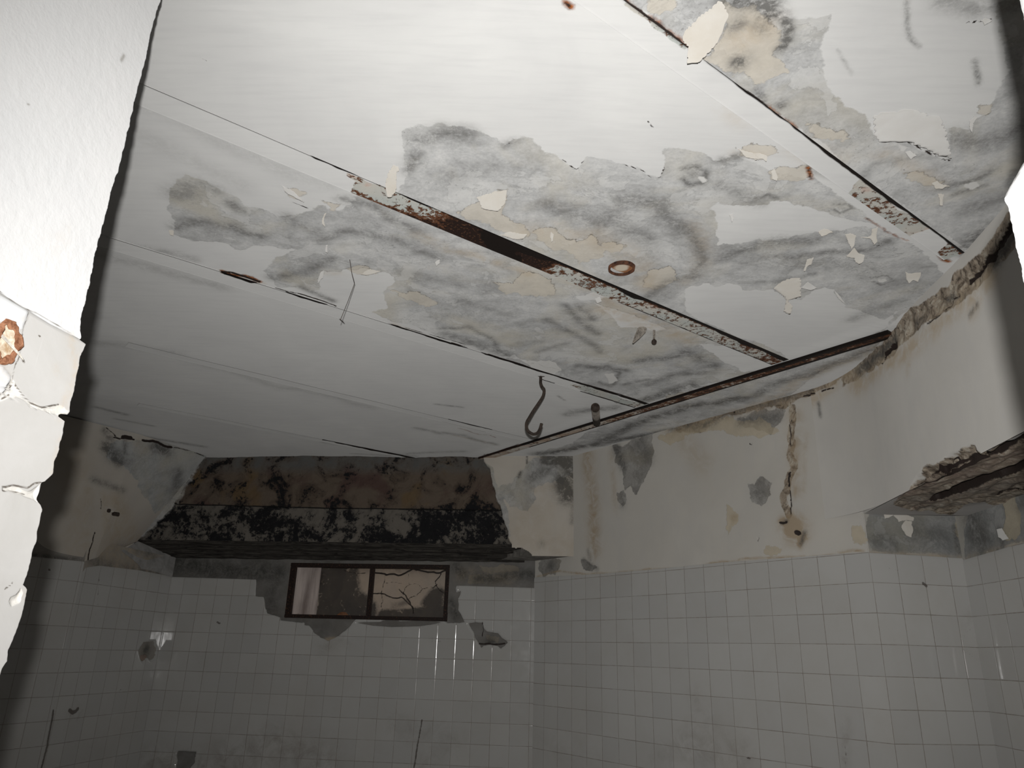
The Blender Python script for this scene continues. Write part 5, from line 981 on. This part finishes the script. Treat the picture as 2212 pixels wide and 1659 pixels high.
c5r = lambda L_: [(1820+x/4.148, 900+y/4.148) for x, y in L_]
flake(c5r([(360,830),(380,798),(450,840),(460,880),(400,910),(362,918)]), ((1912,1095),(1914,1118)), .014, None, surf=wP1, parent=rec_back, seed=60)
flake(c5r([(520,990),(560,930),(620,940),(620,1040),(600,1085),(560,1070),(530,1020)]), ((1958,1125),(1962,1160)), .012, None, surf=wP1, parent=rec_back, seed=61)
flake(c5r([(460,850),(540,870),(625,905),(620,940),(560,930),(500,945),(455,890)]), ((1930,1105),(1965,1128)), .008, None, surf=wP1, parent=rec_back, seed=62)
flake(c5r([(1385,1010),(1430,1000),(1480,1060),(1510,1095),(1450,1110),(1400,1080)]), ((2160,1142),(2180,1165)), .008, None, M_flake_w, surf=wP2, parent=rec_side, seed=63)

# small fixings on the walls
def bracket(px_list, w, r, label, cat, name, mat=M_hook, off=-.012):
    bm = bmesh.new(); tube(bm, [W3(w.pos(np.array([a]), np.array([b]), off)[0]) for a, b in (w.hit(*p) for p in px_list)], r, 8); return tag(bm_obj(name, bm, mat), label, cat)
wUL = Wall((-3.052, 5.252), math.radians(52))
q0 = on_wall(240, 1106, wUL.c, wUL.ang)*0.992
dirx = np.array([*wUL.d, 0])
fx = bpy.data.objects.new('wall_bracket', None); col.objects.link(fx); fx.location = Vector(W3(q0)); tag(fx, 'tiny black bracket on the stained plaster left of the bare stone', 'bracket')
for nm, dx, dz, sx, sz, mt in (('screw_head', -.022, .006, .022, .024, M_hook), ('spacer', .004, .004, .020, .014, bpy.data.materials['wire_grey']), ('cable_clip', .030, -.010, .050, .026, M_hook)):
    bm = bmesh.new(); c = q0+dirx*dx+np.array([0, 0, dz]); add_box(bm, c-dirx*sx/2-np.array([0, 0, sz/2]), dirx*sx, np.array([wUL.d[1], -wUL.d[0], 0])*.02, (0, 0, sz), .004); o = bm_obj(nm, bm, mt, parent=fx, smooth=False); o.matrix_parent_inverse = Matrix.Identity(4); o.location = Vector((0, 0, CAMZ))-fx.location
# tufts hanging under the exposed joist
M_tuft = simple('tuft', (0.12, 0.105, 0.09), (0.34, 0.31, 0.27), 60)
def hang(px_top, pxs, r, name, label, cat, mat=M_tuft, zt=0.0):
    h = on_z(*px_top, CEIL+zt); pts = [W3(h)]+[W3(ray(x, y)*(h[1]/ray(x, y)[1])) for x, y in pxs]; bm = bmesh.new(); tube(bm, pts, r, 8); return tag(bm_obj(name, bm, mat), label, cat)
hang((1390,702), [(1386,714),(1376,728),(1367,741)], [.020, .022, .014, .003], 'plaster_tuft', 'ragged grey tuft of lath and plaster hanging right of the round fitting', 'debris', zt=.025)
hang((1413,706), [(1413,722),(1413,732)], [.006, .006, .005], 'rusty_stud', 'small pale stud with a rusty end next to the grey tuft', 'stud', zt=.025)
h = on_z(1413, 706, CEIL+.025); kp = ray(1413, 738); bm = bmesh.new(); bmesh.ops.create_icosphere(bm, subdivisions=2, radius=.013, matrix=Matrix.Translation(Vector(W3(kp*(h[1]/kp[1])))))
bm_obj('stud_head', bm, M_hook, parent=bpy.data.objects['rusty_stud'])
hang((755,558), [(760,590),(766,612),(752,650),(735,692)], .0012, 'hanging_thread', 'thin dark thread dangling from the ceiling near the split joist', 'thread', M_hook, .02)
